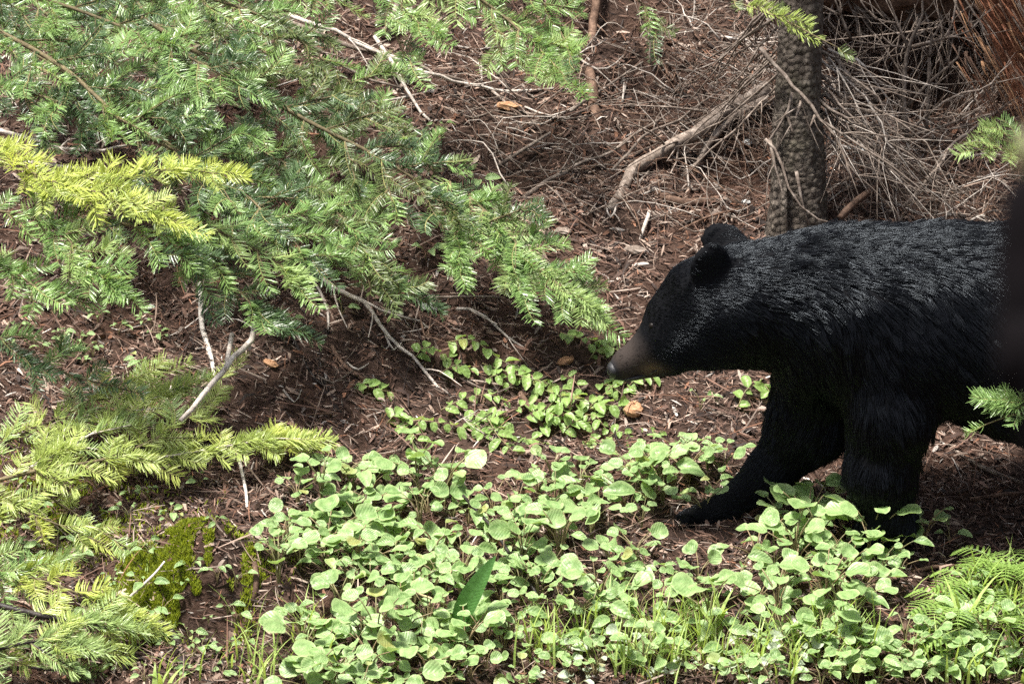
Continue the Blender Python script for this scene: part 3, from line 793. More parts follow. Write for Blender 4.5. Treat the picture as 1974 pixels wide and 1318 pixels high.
for i, (pp, w0, w1, mt, lab, ns) in enumerate([
    ([(556, 28, .25), (640, 62, .22), (720, 96, .18), (820, 135, .12), (900, 160, .08), (980, 176, .05), (1062, 172, .03)], 9, 4, 'pale_wood', 'longest pale stick arching under the top boughs', 5),
    ([(560, 45, .2), (680, 92, .17), (790, 124, .1), (860, 152, .08), (940, 166, .05), (1010, 214, .03), (1092, 232, .02)], 10, 4, 'grey_wood', 'grey stick crossing the litter below the longest pale stick', 5),
    ([(722, 70, .2), (762, 130, .15), (792, 186, .08), (828, 234, .03)], 8, 5, 'pale_wood', 'straight pale stick slanting down to the leafy seedling', 1),
    ([(718, 198, .05), (780, 190, .04), (874, 162, .03)], 5, 4, 'pale_wood', 'short thin pale twig ending in a knob', 0),
    ([(560, 66, .2), (640, 112, .15), (700, 150, .1), (775, 168, .05)], 7, 4, 'grey_wood', 'grey twig below the crossing sticks under the boughs', 4),
    ([(772, -20, .2), (757, 40, .1), (733, 66, .05)], 14, 9, 'grey_wood', 'short grey limb hanging at the top between two boughs', 0),
    ([(618, 533, .12), (690, 580, .08), (740, 635, .05), (800, 695, .03), (872, 762, .01)], 9, 5, 'pale_wood', 'long straight pale stick pointing down at the seedlings', 3),
    ([(590, 518, .1), (624, 578, .05), (634, 620, .02), (631, 644, .0)], 6, 4, 'pale_wood', 'short pale twig beside the long straight stick', 2),
    ([(690, 574, .06), (750, 604, .04), (800, 614, .03), (828, 637, .01)], 6, 3, 'pale_wood', 'pale twig bending right from the long straight stick', 2),
    ([(790, 575, .05), (900, 571, .04), (965, 574, .03)], 5, 4, 'grey_wood', 'level grey twig behind the big bough tip', 2),
    ([(880, 595, .04), (926, 600, .03), (990, 660, .02), (1022, 674, .01)], 6, 3, 'pale_wood', 'crooked pale twig below the big bough tip', 2),
    ([(640, 668, .03), (672, 712, .03), (760, 760, .02), (832, 786, .02)], 8, 5, 'brown_wood', 'brown stick lying below the long straight pale stick', 4),
    ([(560, 640, .03), (600, 720, .02), (642, 757, .01)], 6, 4, 'dark_wood', 'dark thin stick on bare soil left of the pale stick', 1),
    ([(1004, 758, .03), (1024, 790, .04), (1040, 816, .03), (1072, 848, .0)], 11, 7, 'brown_wood', 'crooked tan root end among the seedlings', 0),
    ([(942, 812, .04), (990, 792, .03), (1024, 774, .02)], 7, 4, 'brown_wood', 'small brown twig beside the tan root end', 0),
    ([(387, 545, .12), (393, 600, .09), (400, 660, .06), (409, 705, .04), (417, 745, .01)], 11, 8, 'birch', 'spotted pale stick standing upright below the boughs', 0),
    ([(492, 625, .30), (481, 660, .31), (440, 706, .32), (395, 756, .32), (350, 812, .32)], 12, 9, 'pale_wood', 'bare forked pale twig above the young fir', 0),
    ([(447, 644, .31), (440, 690, .315), (437, 712, .32)], 9, 9, 'pale_wood', 'short blunt prong of the forked pale twig', 0),
    ([(460, 880, .06), (474, 950, .04), (479, 995, .0)], 7, 5, 'birch', 'thin spotted twig upright on dark soil', 0),
    ([(-30, 243, .75), (60, 268, .74), (112, 284, .73), (182, 291, .72), (248, 282, .7)], 8, 4, 'pale_wood', 'thin pale twig crossing above the yellow bough', 4),
    ([(40, 310, .72), (132, 323, .7), (178, 326, .68)], 6, 4, 'pale_wood', 'lower thin pale twig just above the yellow bough', 1),
    ([(1252, 408, .03), (1244, 432, .03), (1231, 472, .0)], 9, 6, 'pale_wood', 'short white stick on the litter above the bear forehead', 0),
    ([(1527, 1188, .06), (1552, 1236, .02)], 9, 7, 'pale_wood', 'short pale stick standing among leaves below the near foreleg', 0),
    ([(1470, 1204, .02), (1564, 1222, .02)], 6, 4, 'pale_wood', 'pale twig lying across the short standing stick', 0),
    ([(893, 955, .14), (960, 1036, .12), (1010, 1110, .08), (1042, 1162, .0)], 6, 8, 'dark_wood', 'dark thin stem leaning through the leafy patch', 3),
    ([(788, 1138, .10), (880, 1174, .09), (960, 1216, .06), (1012, 1262, .0)], 5, 4, 'dry_stem', 'dry straw stem lying over the leafy patch', 1),
    ([(928, 1138, .10), (960, 1222, .06), (976, 1296, .0)], 5, 5, 'dry_stem', 'dry straw stem upright below the dark blade leaf', 1),
    ([(250, 1150, .06), (300, 1105, .05), (318, 1082, .04)], 6, 4, 'pale_wood', 'thin pale twig lying across the mossy hump', 0),
    ([(1840, 868, .02), (1900, 902, .03), (1990, 938, .02)], 9, 6, 'grey_wood', 'grey stick on the ground under the bear belly', 3),
    ([(1870, 962, .02), (1930, 952, .03), (1990, 950, .02)], 8, 6, 'brown_wood', 'brown stick on the ground right of the near foreleg', 2),
    ([(1700, 1125, .02), (1760, 1100, .03), (1840, 1090, .03), (1900, 1105, .0)], 10, 6, 'brown_wood', 'brown stick on dark soil below the near foreleg', 3),
    ([(1010, 380, .04), (1090, 330, .05), (1180, 290, .05), (1290, 215, .04)], 9, 4, 'grey_wood', 'long thin grey stick left of the thick fallen branch', 6),
    ([(960, 320, .03), (1010, 290, .04), (1060, 255, .03)], 9, 5, 'grey_wood', 'short grey stick in the litter below the bark cone', 2),
    ([(1180, 330, .06), (1240, 270, .08), (1330, 215, .08), (1420, 150, .1)], 7, 3, 'grey_wood', 'thin grey stick running above the thick fallen branch', 6),
    ([(1100, 215, .04), (1170, 165, .05), (1240, 120, .05)], 7, 4, 'grey_wood', 'thin grey stick right of the slim dark sapling', 3),
    ([(880, 310, .02), (980, 360, .04), (1080, 400, .03), (1150, 450, .0)], 9, 5, 'brown_wood', 'brown stick slanting through litter above the big bough tip', 4),
    ([(1440, 400, .04), (1360, 420, .05), (1270, 462, .02)], 6, 4, 'brown_wood', 'brown twig in the litter above the bear ears', 3),
    ([(1620, 420, .12), (1660, 380, .15), (1735, 330, .15)], 16, 10, 'brown_wood', 'reddish brown stick leaning in the twig fan beside the spruce', 0),
    ([(1740, 400, .1), (1800, 330, .12), (1870, 250, .14), (1960, 190, .15)], 8, 4, 'grey_wood', 'grey stick rising from the twig fan toward the red stump', 5),
    ([(700, 790, .02), (640, 800, .02), (585, 770, .02)], 6, 4, 'brown_wood', 'brown twig on bare soil above the small yellow fir tip', 1),
]):
    S('stick', pp, w0, w1, mt, lab, nside=ns)
S('root', [(262, 1194, .04), (310, 1203, .09), (340, 1236, .09), (352, 1292, .0)], 16, 22, 'dark_wood', 'dark wet root arching beside the mossy hump', 'root', wob=.004, sides=10)
S('root', [(478, 1045, .01), (495, 1110, .04), (488, 1165, .0)], 14, 10, 'brown_wood', 'brown root on the bank between moss and leafy patch', 'root', wob=.006)

# unnamed thin twigs lying about behind the bear: alike, told apart by nothing
TWIGS = []
for i in range(70):
    px, py = (rng.uniform(900, 1480), rng.uniform(60, 440)) if i < 46 else ((rng.uniform(1600, 1960), rng.uniform(180, 410)) if i < 60 else (rng.uniform(560, 960), rng.uniform(640, 850)))
    a = rng.normal(-.65, .5) if px < 1480 else rng.normal(.7, .6)
    l = rng.uniform(40, 130)
    TW = S('twig', [(px - math.cos(a) * l / 2, py + math.sin(-a) * -l / 2 * .8, .02), (px + rng.uniform(-9, 9), py + rng.uniform(-9, 9), .05), (px + math.cos(a) * l / 2, py + math.sin(a) * l / 2 * .8, .02)], rng.uniform(3.5, 6.5), 2.2, ['grey_wood', 'pale_wood', 'brown_wood', 'grey_wood'][int(rng.integers(4))],
      ('thin dry twig lying in the litter around the fallen branches' if i < 46 else 'thin dry twig lying in the tangle right of the spruce' if i < 60 else 'thin dry twig lying on bare soil among the seedlings'), 'twig', ('twigs around the fallen branches' if i < 46 else 'twigs right of the spruce' if i < 60 else 'twigs among the seedlings'), nside=int(rng.integers(0, 4)), side_len=(.03, .09), sides=5)
    TWIGS.append(TW)

# a tangle of fine dead twigs over the slope around the spruce: nobody could count it
mb = MB()
for i in range(850):
    px, py = rng.uniform(880, 1960), rng.uniform(-20, 440)
    if px < 1250 and rng.random() < .5: continue
    g = P(px, py); az = rng.normal(.7 if px > 1540 else 2.4, .8); l = rng.uniform(.08, .38)
    d_ = np.array([math.cos(az), math.sin(az) * .6, 0]); z_ = lambda q: float(hgt(q[0], q[1], False))
    a_, b_ = g - d_ * l / 2, g + d_ * l / 2; c_ = g + rng.normal(0, .03, 3)
    a_[2] = z_(a_) + rng.uniform(0, .05); b_[2] = z_(b_) + rng.uniform(0, .16 if px > 1250 else .05); c_[2] = max(c_[2], z_(c_)) + rng.uniform(.005, .08)
    k_ = 7; cc = cat([a_, c_, b_], k_) + rng.normal(0, .004, (k_, 3))
    mb.tube(cc, np.linspace(rng.uniform(.0012, .0032), .0008, k_), 4, int(rng.choice([0, 0, 0, 1, 2, 2])), .1)
obj('twig_tangle', mb.mesh('twig_tangle', [M['grey_wood'], M['pale_wood'], M['brown_wood']]), None, None, 'tangle of fine dead twigs covering the slope around the spruce', 'twigs', None, 'stuff')

# dead shrub in the hollow  right of the spruce
def dead_shrub():
    dep = gdepth(1750, 268); g = G(1750, 268)
    root = empty('dead_shrub', g, 'bare dead shrub with crooked grey branches in the dark hollow', 'shrub')
    for s, w0 in (([(1750, 268), (1742, 180), (1752, 90), (1775, 30), (1782, -30)], 11), ([(1752, 95), (1730, 45), (1710, -10)], 7), ([(1752, 92), (1800, 80), (1832, 68), (1842, 15), (1850, -20)], 7),
                  ([(1730, 46), (1686, 36), (1652, -10)], 6), ([(1748, 92), (1710, 86), (1688, 62), (1684, 100)], 5), ([(1750, 205), (1800, 147), (1842, 115), (1850, 90)], 7), ([(1786, 260), (1792, 95), (1806, 60), (1832, 25)], 7),
                  ([(1735, 190), (1700, 160), (1640, 130), (1600, 118)], 7), ([(1800, 80), (1870, 60), (1900, 20)], 5), ([(1752, 262), (1690, 190), (1610, 130)], 7), ([(1755, 262), (1850, 235), (1890, 205)], 6), ([(1640, 75), (1622, 30), (1606, -10)], 7), ([(1744, 260), (1830, 190), (1900, 170), (1950, 120)], 6)):
        mb = MB(); twig_into(mb, [D(a, c_, dep - .12 - .02 * i) for i, (a, c_) in enumerate(s)], w0 * .5 * SPX * 1.2, .0016, 5, (.05, .18))
        obj('branch', mb.mesh('branch', [M['grey_wood']], off=g), root)
dead_shrub()

# big dark log added at the top frame edge to shade the hollow
def log():
    a = D(1560, -95, gdepth(1560, 60) - .02); b_ = D(1760, -62, gdepth(1740, 150) - .10); c_ = D(2080, -75, gdepth(1960, 150) - .05)
    root = empty('fallen_log', b_, 'dark rotten log added across the bank to shade the hollow below', 'log')
    n, sides = 50, 30; sp_ = cat([a, b_, c_], n); ang = np.linspace(0, 2 * np.pi, sides, endpoint=False)
    V = []
    for i in range(n):
        rr = .175 * (1 + .22 * vnoise(ang * 2.5 + 3, np.full(sides, i * .25), 61) + .14 * vnoise(ang * 9, np.full(sides, i * .5), 62))
        V.append(sp_[i] + rr[:, None] * (np.cos(ang)[:, None] * np.array([0, 1, 0]) + np.sin(ang)[:, None] * np.array([0, 0, 1.])))
    mb = MB(); mb.add(np.vstack(V), [(i * sides + j, i * sides + (j + 1) % sides, (i + 1) * sides + (j + 1) % sides, (i + 1) * sides + j) for i in range(n - 1) for j in range(sides)])
    mb.f += [tuple(range(sides)), tuple((n - 1) * sides + j for j in range(sides))[::-1]]; mb.m += [0, 0]
    obj('bark', mb.mesh('bark', [M['brown_wood']], off=b_, smooth=False), root)
    for i in range(26):
        k_ = int(rng.integers(4, n - 4)); p = sp_[k_] + np.array([rng.normal(0, .03), -.10, -.12]); l = rng.uniform(.10, .35)
        mb = MB(); twig_into(mb, [p, p + [rng.normal(0, .08), -.05, -l * .5], p + [rng.normal(0, .16), -.04, -l]], rng.uniform(.002, .005), .001, 3, (.04, .12))
        obj('rootlet', mb.mesh('rootlet', [M['grey_wood']], off=b_), root)
log()

# red rotten stump at the top right: ribbed shell with loose fibres
def stump():
    g = G(1990, 215); dep = gdepth(1990, 215)
    a = D(2090, 240, dep + .1); c_ = D(2045, 60, dep + .02); e = D(1995, -120, dep - .04); e2 = D(1960, -300, dep - .1)
    root = empty('rotten_stump', g, 'rotten red stump with peeling orange fibres in the upper right corner', 'stump')
    n, sides = 46, 36
    sp = cat([a, c_, e, e2], n); ang = np.linspace(0, 2 * np.pi, sides, endpoint=False)
    V = []
    for i in range(n):
        u = i / (n - 1)
        rr = (.17 + .05 * (1 - u)) * (1 + .35 * vnoise(ang * 3.2 + 5, np.full(sides, u * 3), 51) + .25 * vnoise(ang * 9 + 2, np.full(sides, u * 2.0), 52) + .15 * vnoise(ang * 18, np.full(sides, u * 9.), 53))
        V.append(sp[i] + rr[:, None] * (np.cos(ang)[:, None] * np.array([1, 0, .25]) + np.sin(ang)[:, None] * np.array([0, 1, 0])))
    mb = MB(); mb.add(np.vstack(V), [(i * sides + j, i * sides + (j + 1) % sides, (i + 1) * sides + (j + 1) % sides, (i + 1) * sides + j) for i in range(n - 1) for j in range(sides)])
    obj('trunk', mb.mesh('trunk', [M['red_wood']], off=g, smooth=False), root)
    for i in range(110):
        x0 = rng.uniform(1835, 1985); y0 = rng.uniform(-60, 150); l = rng.uniform(50, 170)
        d0 = dep - .12 - rng.uniform(0, .12)
        q = [D(x0, y0, d0), D(x0 + l * .28 + rng.normal(0, 8), y0 + l * .5, d0 - .02), D(x0 + l * .55 + rng.normal(0, 14), y0 + l, d0 + .03)]
        mb = MB(); mb.tube(cat(q, 6), np.linspace(rng.uniform(.002, .006), .0012, 6), 5, 0, .3, .5)
        obj('fibre', mb.mesh('fibre', [M[['red_wood', 'chip', 'grey_wood', 'brown_wood'][int(rng.integers(4))]]], off=g), root)
stump()

# ------------------------------------------------------------------ firs
def shoot_mesh(L, style, seed, nl=.026, wd=.0026):
    """one fir shoot along +X: a twig carrying rows of single needles"""
    r = np.random.default_rng(seed)
    nper = int(L / .0014 * (1.2 if style == 'brush' else 1.0))
    u = np.sort(r.random(nper)); side = r.choice([-1, 1], nper)
    el = r.uniform(-.15, .55, nper) if style == 'flat' else r.uniform(-.5, 1.35, nper)
    taper = np.clip(np.minimum((1 - u) * 5 + .45, u * 8 + .5), 0, 1)
    ln = nl * r.uniform(.75, 1.12, nper) * taper
    fw = .45 + .55 * u ** 3 + r.normal(0, .07, nper)
    yv = side * np.cos(el); zv = np.sin(el)
    d = np.stack([fw, yv, zv], -1); d /= np.linalg.norm(d, axis=1, keepdims=True)
    bend = np.stack([.25 * np.ones(nper), 0 * u, .12 * np.ones(nper)], -1)
    bow = .010 * math.copysign(1, seed % 2 - .5)
    base = np.stack([u * L, bow * np.sin(u * 3.1), -.05 * L * u ** 2], -1)
    s = np.cross(d, np.stack([0 * u, -yv * .3, np.ones(nper)], -1)); s /= np.linalg.norm(s, axis=1, keepdims=True) + 1e-9
    roll = r.normal(0, .32, nper)[:, None]; nn = np.cross(s, d); s = s * np.cos(roll) + nn * np.sin(roll)
    p1 = base + d * (ln * .55)[:, None] ; p2 = base + (d + bend * .35) * (ln)[:, None]
    w = wd
    V = np.stack([base - s * w * .3, base + s * w * .3, p1 - s * w * .5, p1 + s * w * .5, p2 - s * w * .18, p2 + s * w * .18], 1).reshape(-1, 3)
    b0 = np.arange(nper) * 6
    F = np.concatenate([np.stack([b0, b0 + 1, b0 + 3, b0 + 2], -1), np.stack([b0 + 2, b0 + 3, b0 + 5, b0 + 4], -1)])
    x = np.linspace(0, L, 6)
    tb = MB(); tb.tube(np.stack([x, bow * np.sin(x / L * 3.1), -.05 * L * (x / L) ** 2], -1), np.linspace(.0019, .0009, 6), 4)
    tv = np.vstack(tb.v); n0 = len(V)
    tf = np.array([f for f in tb.f if len(f) == 4]) + n0
    return np.vstack([V, tv]), np.vstack([F, tf]), len(F)
SHOOTS = {}
def shoots(mat):
    if mat in SHOOTS: return SHOOTS[mat]
    out = []
    for i, L in enumerate((.065, .08, .10, .12, .14, .16)):
        for st in ('flat', 'brush'):
            V, F, nf = shoot_mesh(L, st, 100 + i * 2 + (st == 'brush'), 0.036 if mat in ('n_lime', 'n_yellow', 'n_pale', 'n_fresh') else .032)
            me = quadmesh('shoot', V, F, [M[mat], M['shoot_twig']])
            mi = np.zeros(len(F), np.int32); mi[nf:] = 1
            me.polygons.foreach_set('material_index', mi)
            out.append((L, st, me))
    SHOOTS[mat] = out
    return out

class Fir:
    def __init__(s, name, base, label, r=.05, height=3.0, lean=(0, 0), group='firs around the clearing'):
        s.base = np.asarray(base, float); s.root = empty(name, s.base, label, 'tree', group)
        s.r = r; s.h = height
        n = 14; x = np.linspace(0, 1, n)
        s.axis = s.base + np.stack([lean[0] * x, lean[1] * x, height * x - .06], -1)
        mb = MB(); mb.tube(s.axis, r * (1 - .75 * x) * (1 + .3 * np.exp(-x * 12)), 14, 0, .08)
        obj('trunk', mb.mesh('trunk', [M['bark']], off=s.base), s.root)
        s.count = 0
    def at(s, z):
        f = np.clip((z - s.base[2]) / s.h, 0, 1)
        return s.axis[0] + (s.axis[-1] - s.axis[0]) * f
    def bough(s, spine, mat, side=(.10, .30), dens=.034, f0=.1, r0=.007, n_up=None, mat2=None, p2=.3, style=.45, attach=True, wood='twig_live', fan=1.0, droop=.0, tipboost=1.0):
        """spine: 3-D points from the trunk side to the tip"""
        spine = [np.asarray(p, float) for p in spine]
        n_up = nrm(n_up if n_up is not None else [0.05, -.55, .8])
        L = sum(np.linalg.norm(spine[i + 1] - spine[i]) for i in range(len(spine) - 1))
        n = max(8, int(L / .03)); c = cat(spine, n)
        wb = MB()
        if attach:
            a = s.at(spine[0][2] + .15)
            aa = cat([a, (a + spine[0]) / 2 + [0, 0, .06], spine[0]], 8)
            wb.tube(aa, np.linspace(r0 * 1.6, r0, 8), 7, 0, .1)
        wb.tube(c, np.linspace(r0, .0016, n), 6, 0, .1)
        pend = []
        def axis_shoots(p, d, l, up, lvl):
            # lay shoots end to end along an axis, with side axes on the longer ones
            seg = []; left = l; q = p.copy(); dd = nrm(d)
            while left > .03:
                tipm = 'n_fresh' if (mat in ('n_dark', 'n_olive') and left < .17 and rng.random() < .30) else None
                Ls, st, me = min(shoots(tipm or (mat if rng.random() > p2 or mat2 is None else mat2))[(0 if rng.random() < style else 1)::2], key=lambda e: abs(e[0] - min(left, .16)) + .012 * rng.random())
                pend.append((me, frame(q, dd, up + rng.normal(0, .22, 3)), min(1.15, max(.75, left / Ls if left < .16 else 1.0))))
                q2 = q + dd * Ls * .93
                seg.append((q, q2, dd)); q = q2; left -= Ls * .93
                dd = nrm(dd + rng.normal(0, .09, 3) + np.array([0, 0, -droop]))
            if l > .10:
                pp = [p] + [e[1] for e in seg]
                wb.tube(np.array(pp), np.linspace(.0032, .0011, len(pp)), 4)
            if lvl < 1 and l > .13:
                m_ = int(l / .08)
                for k in range(1, m_ + 1):
                    f = k / (m_ + 1); e = seg[min(len(seg) - 1, int(f * len(seg)))]
                    pos = p + (q - p) * f
                    lat = nrm(np.cross(up, e[2])) * (1 if k % 2 else -1)
                    axis_shoots(pos, e[2] * .75 + lat * .75 + rng.normal(0, .12, 3), l * (1 - f) * rng.uniform(.45, .8) + .04, up, lvl + 1)
        tang = np.gradient(c, axis=0)
        k = 0; acc = 0
        stepn = max(1, int(round(dens * 1.15 / (L / (n - 1)))))
        for i in range(int(f0 * n), n - 1, stepn):
            f = i / (n - 1); dd = nrm(tang[i]); up = nrm(n_up + rng.normal(0, .18, 3))
            lat = nrm(np.cross(up, dd)) * (1 if k % 2 else -1); k += 1
            prof = math.sin(min(1, (f - f0) / (1 - f0) * 1.0 + .18) * math.pi) ** .7
            l = (side[0] + (side[1] - side[0]) * prof) * rng.uniform(.65, 1.1)
            axis_shoots(c[i], dd * .72 + lat * fan * .75 + rng.normal(0, .12, 3), l, up, 0)
            if rng.random() < .5: pend.append((shoots(mat)[int(rng.integers(2, 8))][2], frame(c[i], dd + rng.normal(0, .1, 3), up), 1.0))
        axis_shoots(c[-1], tang[-1], .12 * tipboost, n_up, 1)
        br = obj('branch', wb.mesh('branch', [M[wood]], off=s.base), s.root)
        off = Matrix.Translation(-Vector(s.base))
        for me, mt, sc in pend:
            s.count += 1
            obj('shoot', me, br, off @ mt @ Matrix.Scale(sc, 4))
        return br

def sp(*pts):                                       # (px, py, metres in front of the ground)
    return [P(a, c_, o) for a, c_, o in pts]

# fir 1: trunk outside the frame on the left, long boughs sweeping in
g1 = np.array([-2.05, 1.15, 0.0]); g1[2] = float(hgt(g1[0], g1[1], False))
F1 = Fir('fir_tree', g1, 'dark green fir whose long boughs sweep in from the upper left', .075, 3.4)
F1.bough(sp((120, -60, .95), (330, 70, .9), (560, 215, .75), (760, 320, .55), (900, 420, .42), (1050, 520, .30), (1120, 575, .24)), 'n_dark', (.10, .26), .042, .05, .009, mat2='n_olive', p2=.4, tipboost=.8)
F1.bough(sp((905, 380, .45), (960, 430, .40), (1030, 505, .34), (1090, 560, .30), (1140, 600, .26)), 'n_pale', (.07, .15), .018, .0, .004, mat2='n_fresh', p2=.5, attach=False, style=.8, n_up=[.1, -.75, .65])
F1.bough(sp((930, 420, .40), (985, 500, .36), (1010, 560, .33)), 'n_fresh', (.05, .10), .024, .0, .004, mat2='n_pale', p2=.4, attach=False, style=.8)
F1.bough(sp((868, 350, .46), (876, 420, .42), (884, 480, .38), (890, 510, .36)), 'n_fresh', (.05, .075), .02, .0, .003, mat2='n_pale', p2=.5, attach=False, tipboost=.6)
g9 = np.array([-2.45, 2.0, 0.0]); g9[2] = float(hgt(g9[0], g9[1], False))
F9 = Fir('fir_tree', g9, 'fir farther up the left edge whose green boughs lie behind the yellow bough', .07, 3.2)
g10 = np.array([-1.75, 2.75, 0.0]); g10[2] = float(hgt(g10[0], g10[1], False))
F10 = Fir('fir_tree', g10, 'fir with olive boughs reaching the dark hollow under the top sticks', .06, 3.0)
F9.bough(sp((-40, 40, 1.05), (120, 130, 1.0), (260, 250, .95), (420, 330, .8), (520, 420, .7), (600, 500, .6)), 'n_dark', (.12, .28), .045, .05, .008, mat2='n_fresh', p2=.25)
F9.bough(sp((-40, -40, 1.1), (150, 20, 1.05), (300, 80, 1.0), (400, 130, .95), (470, 170, .9)), 'n_fresh', (.10, .22), .042, .05, .007, mat2='n_dark', p2=.35)
F10.bough(sp((200, -60, .9), (380, -10, .9), (520, 40, .8), (640, 130, .65), (740, 220, .5), (800, 290, .4)), 'n_olive', (.08, .2), .045, .1, .006, mat2='n_dark', p2=.5)
F9.bough(sp((-50, 160, 1.0), (60, 180, .95), (160, 210, .9), (240, 200, .85)), 'n_dark', (.10, .22), .045, .05, .006, mat2='n_fresh', p2=.3)
F10.bough(sp((300, 260, .8), (430, 350, .7), (560, 430, .6), (700, 500, .45), (790, 560, .35)), 'n_dark', (.08, .2), .045, .05, .005, mat2='n_olive', p2=.45, attach=False)
F10.bough(sp((560, 330, .6), (640, 400, .52), (700, 470, .45), (730, 540, .4)), 'n_olive', (.07, .15), .04, .0, .004, mat2='n_fresh', p2=.35, attach=False)
g8 = np.array([-1.2, 3.05, 0.0]); g8[2] = float(hgt(g8[0], g8[1], False))
F8 = Fir('fir_tree', g8, 'fir above the frame whose dark boughs fill the upper left corner', .07, 2.8)
F8.bough(sp((-20, -80, .7), (60, 0, .65), (130, 70, .6), (180, 150, .55)), 'n_dark', (.10, .22), .04, .0, .006, mat2='n_fresh', p2=.3)
F8.bough(sp((180, -90, .7), (260, 0, .65), (330, 90, .6), (370, 170, .55)), 'n_fresh', (.09, .2), .04, .0, .006, mat2='n_dark', p2=.5)
F8.bough(sp((380, -90, .6), (440, 0, .55), (480, 90, .5), (500, 160, .45)), 'n_dark', (.08, .2), .04, .0, .006, mat2='n_olive', p2=.5)
F8.bough(sp((480, 40, .5), (560, 130, .45), (620, 220, .4), (660, 300, .35)), 'n_dark', (.08, .18), .045, .0, .005, mat2='n_olive', p2=.5, attach=False)
F10.bough(sp((60, 100, .7), (200, 180, .65), (330, 220, .6), (430, 280, .55)), 'n_dark', (.10, .2), .045, .0, .006, mat2='n_olive', p2=.4, attach=False)
F10.bough(sp((400, 230, .6), (520, 300, .5), (620, 350, .42), (700, 420, .36)), 'n_dark', (.08, .17), .045, .0, .005, mat2='n_olive', p2=.5, attach=False)
# fir 2: bough with sunlight painted in as yellow needles, green sprays beneath it
g2 = np.array([-2.25, .10, 0.0]); g2[2] = float(hgt(g2[0], g2[1], False))
F2 = Fir('fir_tree', g2, 'fir with one bough coloured sunlit yellow at the left edge above green sprays', .06, 2.6)
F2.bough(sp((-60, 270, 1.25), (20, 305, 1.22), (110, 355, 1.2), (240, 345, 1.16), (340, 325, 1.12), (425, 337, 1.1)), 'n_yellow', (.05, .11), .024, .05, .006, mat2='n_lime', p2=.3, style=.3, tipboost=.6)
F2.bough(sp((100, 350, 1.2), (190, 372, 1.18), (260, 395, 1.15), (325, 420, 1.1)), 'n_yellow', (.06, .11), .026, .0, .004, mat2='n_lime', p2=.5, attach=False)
F2.bough(sp((-50, 400, 1.1), (60, 420, 1.05), (130, 460, 1.0), (180, 520, .95), (215, 550, .9)), 'n_fresh', (.07, .16), .036, .05, .005, mat2='n_pale', p2=.4)
F2.bough(sp((200, 420, 1.05), (300, 450, 1.0), (360, 480, .9), (390, 545, .8)), 'n_fresh', (.06, .15), .038, .0, .005, mat2='n_dark', p2=.4, attach=False)
F2.bough(sp((-40, 500, .9), (20, 520, .85), (80, 560, .8), (120, 570, .75)), 'n_fresh', (.05, .12), .04, .0, .004, mat2='n_pale', p2=.3)
F2.bough(sp((390, 430, .85), (470, 470, .75), (540, 510, .65), (570, 540, .6)), 'n_pale', (.05, .13), .034, .0, .005, mat2='n_fresh', p2=.5, attach=False)
F2.bough(sp((370, 460, .8), (440, 540, .6), (500, 600, .5), (545, 625, .42)), 'n_dark', (.05, .13), .04, .0, .005, mat2='n_fresh', p2=.4, attach=False)
F2.bough(sp((-40, 620, .55), (40, 680, .5), (130, 720, .45), (200, 740, .42)), 'n_dark', (.06, .14), .045, .0, .005, mat2='n_fresh', p2=.3)
# fir 3: boughs hanging in at the top
g3 = np.array([-.35, 2.95, 0.0]); g3[2] = float(hgt(g3[0], g3[1], False))
F3 = Fir('fir_tree', g3, 'fir behind the top edge with fresh green boughs hanging into the picture', .06, 2.6)
F3.bough(sp((800, -90, .9), (900, -20, .85), (980, 40, .8), (1050, 105, .75), (1100, 160, .7)), 'n_fresh', (.09, .18), .046, .05, .007, mat2='n_pale', p2=.4, style=.95, tipboost=.9, n_up=[.1, -.8, .6])
F3.bough(sp((960, -60, .85), (1040, 0, .8), (1080, 60, .75), (1100, 110, .7)), 'n_fresh', (.08, .14), .05, .0, .005, mat2='n_dark', p2=.3, attach=False, style=.9)
F3.bough(sp((690, -80, .9), (750, -20, .85), (790, 30, .8), (830, 60, .78)), 'n_fresh', (.06, .13), .04, .0, .006, mat2='n_pale', p2=.5, style=.6)
F3.bough(sp((560, -90, .85), (600, -30, .8), (640, -5, .8)), 'n_fresh', (.05, .12), .04, .0, .005, mat2='n_pale', p2=.3)
F3.bough(sp((760, 60, .65), (775, 95, .62), (790, 118, .6)), 'n_dark', (.04, .08), .036, .0, .004, mat2='n_fresh', p2=.5, attach=False)
F3.bough(sp((1180, -70, .4), (1220, -10, .35), (1260, 30, .3), (1265, 60, .3)), 'n_olive', (.05, .12), .045, .0, .004, mat2='n_dark', p2=.6)
# mossy sprig across the spruce trunk
F3.bough([D(1370, -15, SPR_D - .35), D(1440, 12, SPR_D - .38), D(1510, 38, SPR_D - .42), D(1575, 72, SPR_D - .45), D(1615, 92, SPR_D - .45)], 'n_lime', (.015, .035), .02, .0, .0035, mat2='n_olive', p2=.7, attach=False, tipboost=.35, style=.9)

# fir 4: young yellow-green fir at the lower left
g4 = np.array([-1.95, -.35, 0.0]); g4[2] = float(hgt(g4[0], g4[1], False))
F4 = Fir('young_fir', g4, 'young yellow-green fir spreading low boughs at the left edge', .03, 1.2)
F4.bough(sp((-60, 940, .30), (80, 905, .30), (200, 885, .28), (300, 845, .26), (380, 790, .22), (425, 730, .2)), 'n_lime', (.05, .14), .05, .05, .006, mat2='n_pale', p2=.3, style=.8)
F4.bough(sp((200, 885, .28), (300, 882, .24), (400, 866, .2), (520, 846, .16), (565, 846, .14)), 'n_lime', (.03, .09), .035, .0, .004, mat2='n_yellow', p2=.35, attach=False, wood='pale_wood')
F4.bough(sp((-40, 870, .3), (60, 830, .28), (140, 790, .26), (220, 745, .24), (290, 720, .2)), 'n_lime', (.05, .13), .055, .0, .005, mat2='n_pale', p2=.35, style=.8)
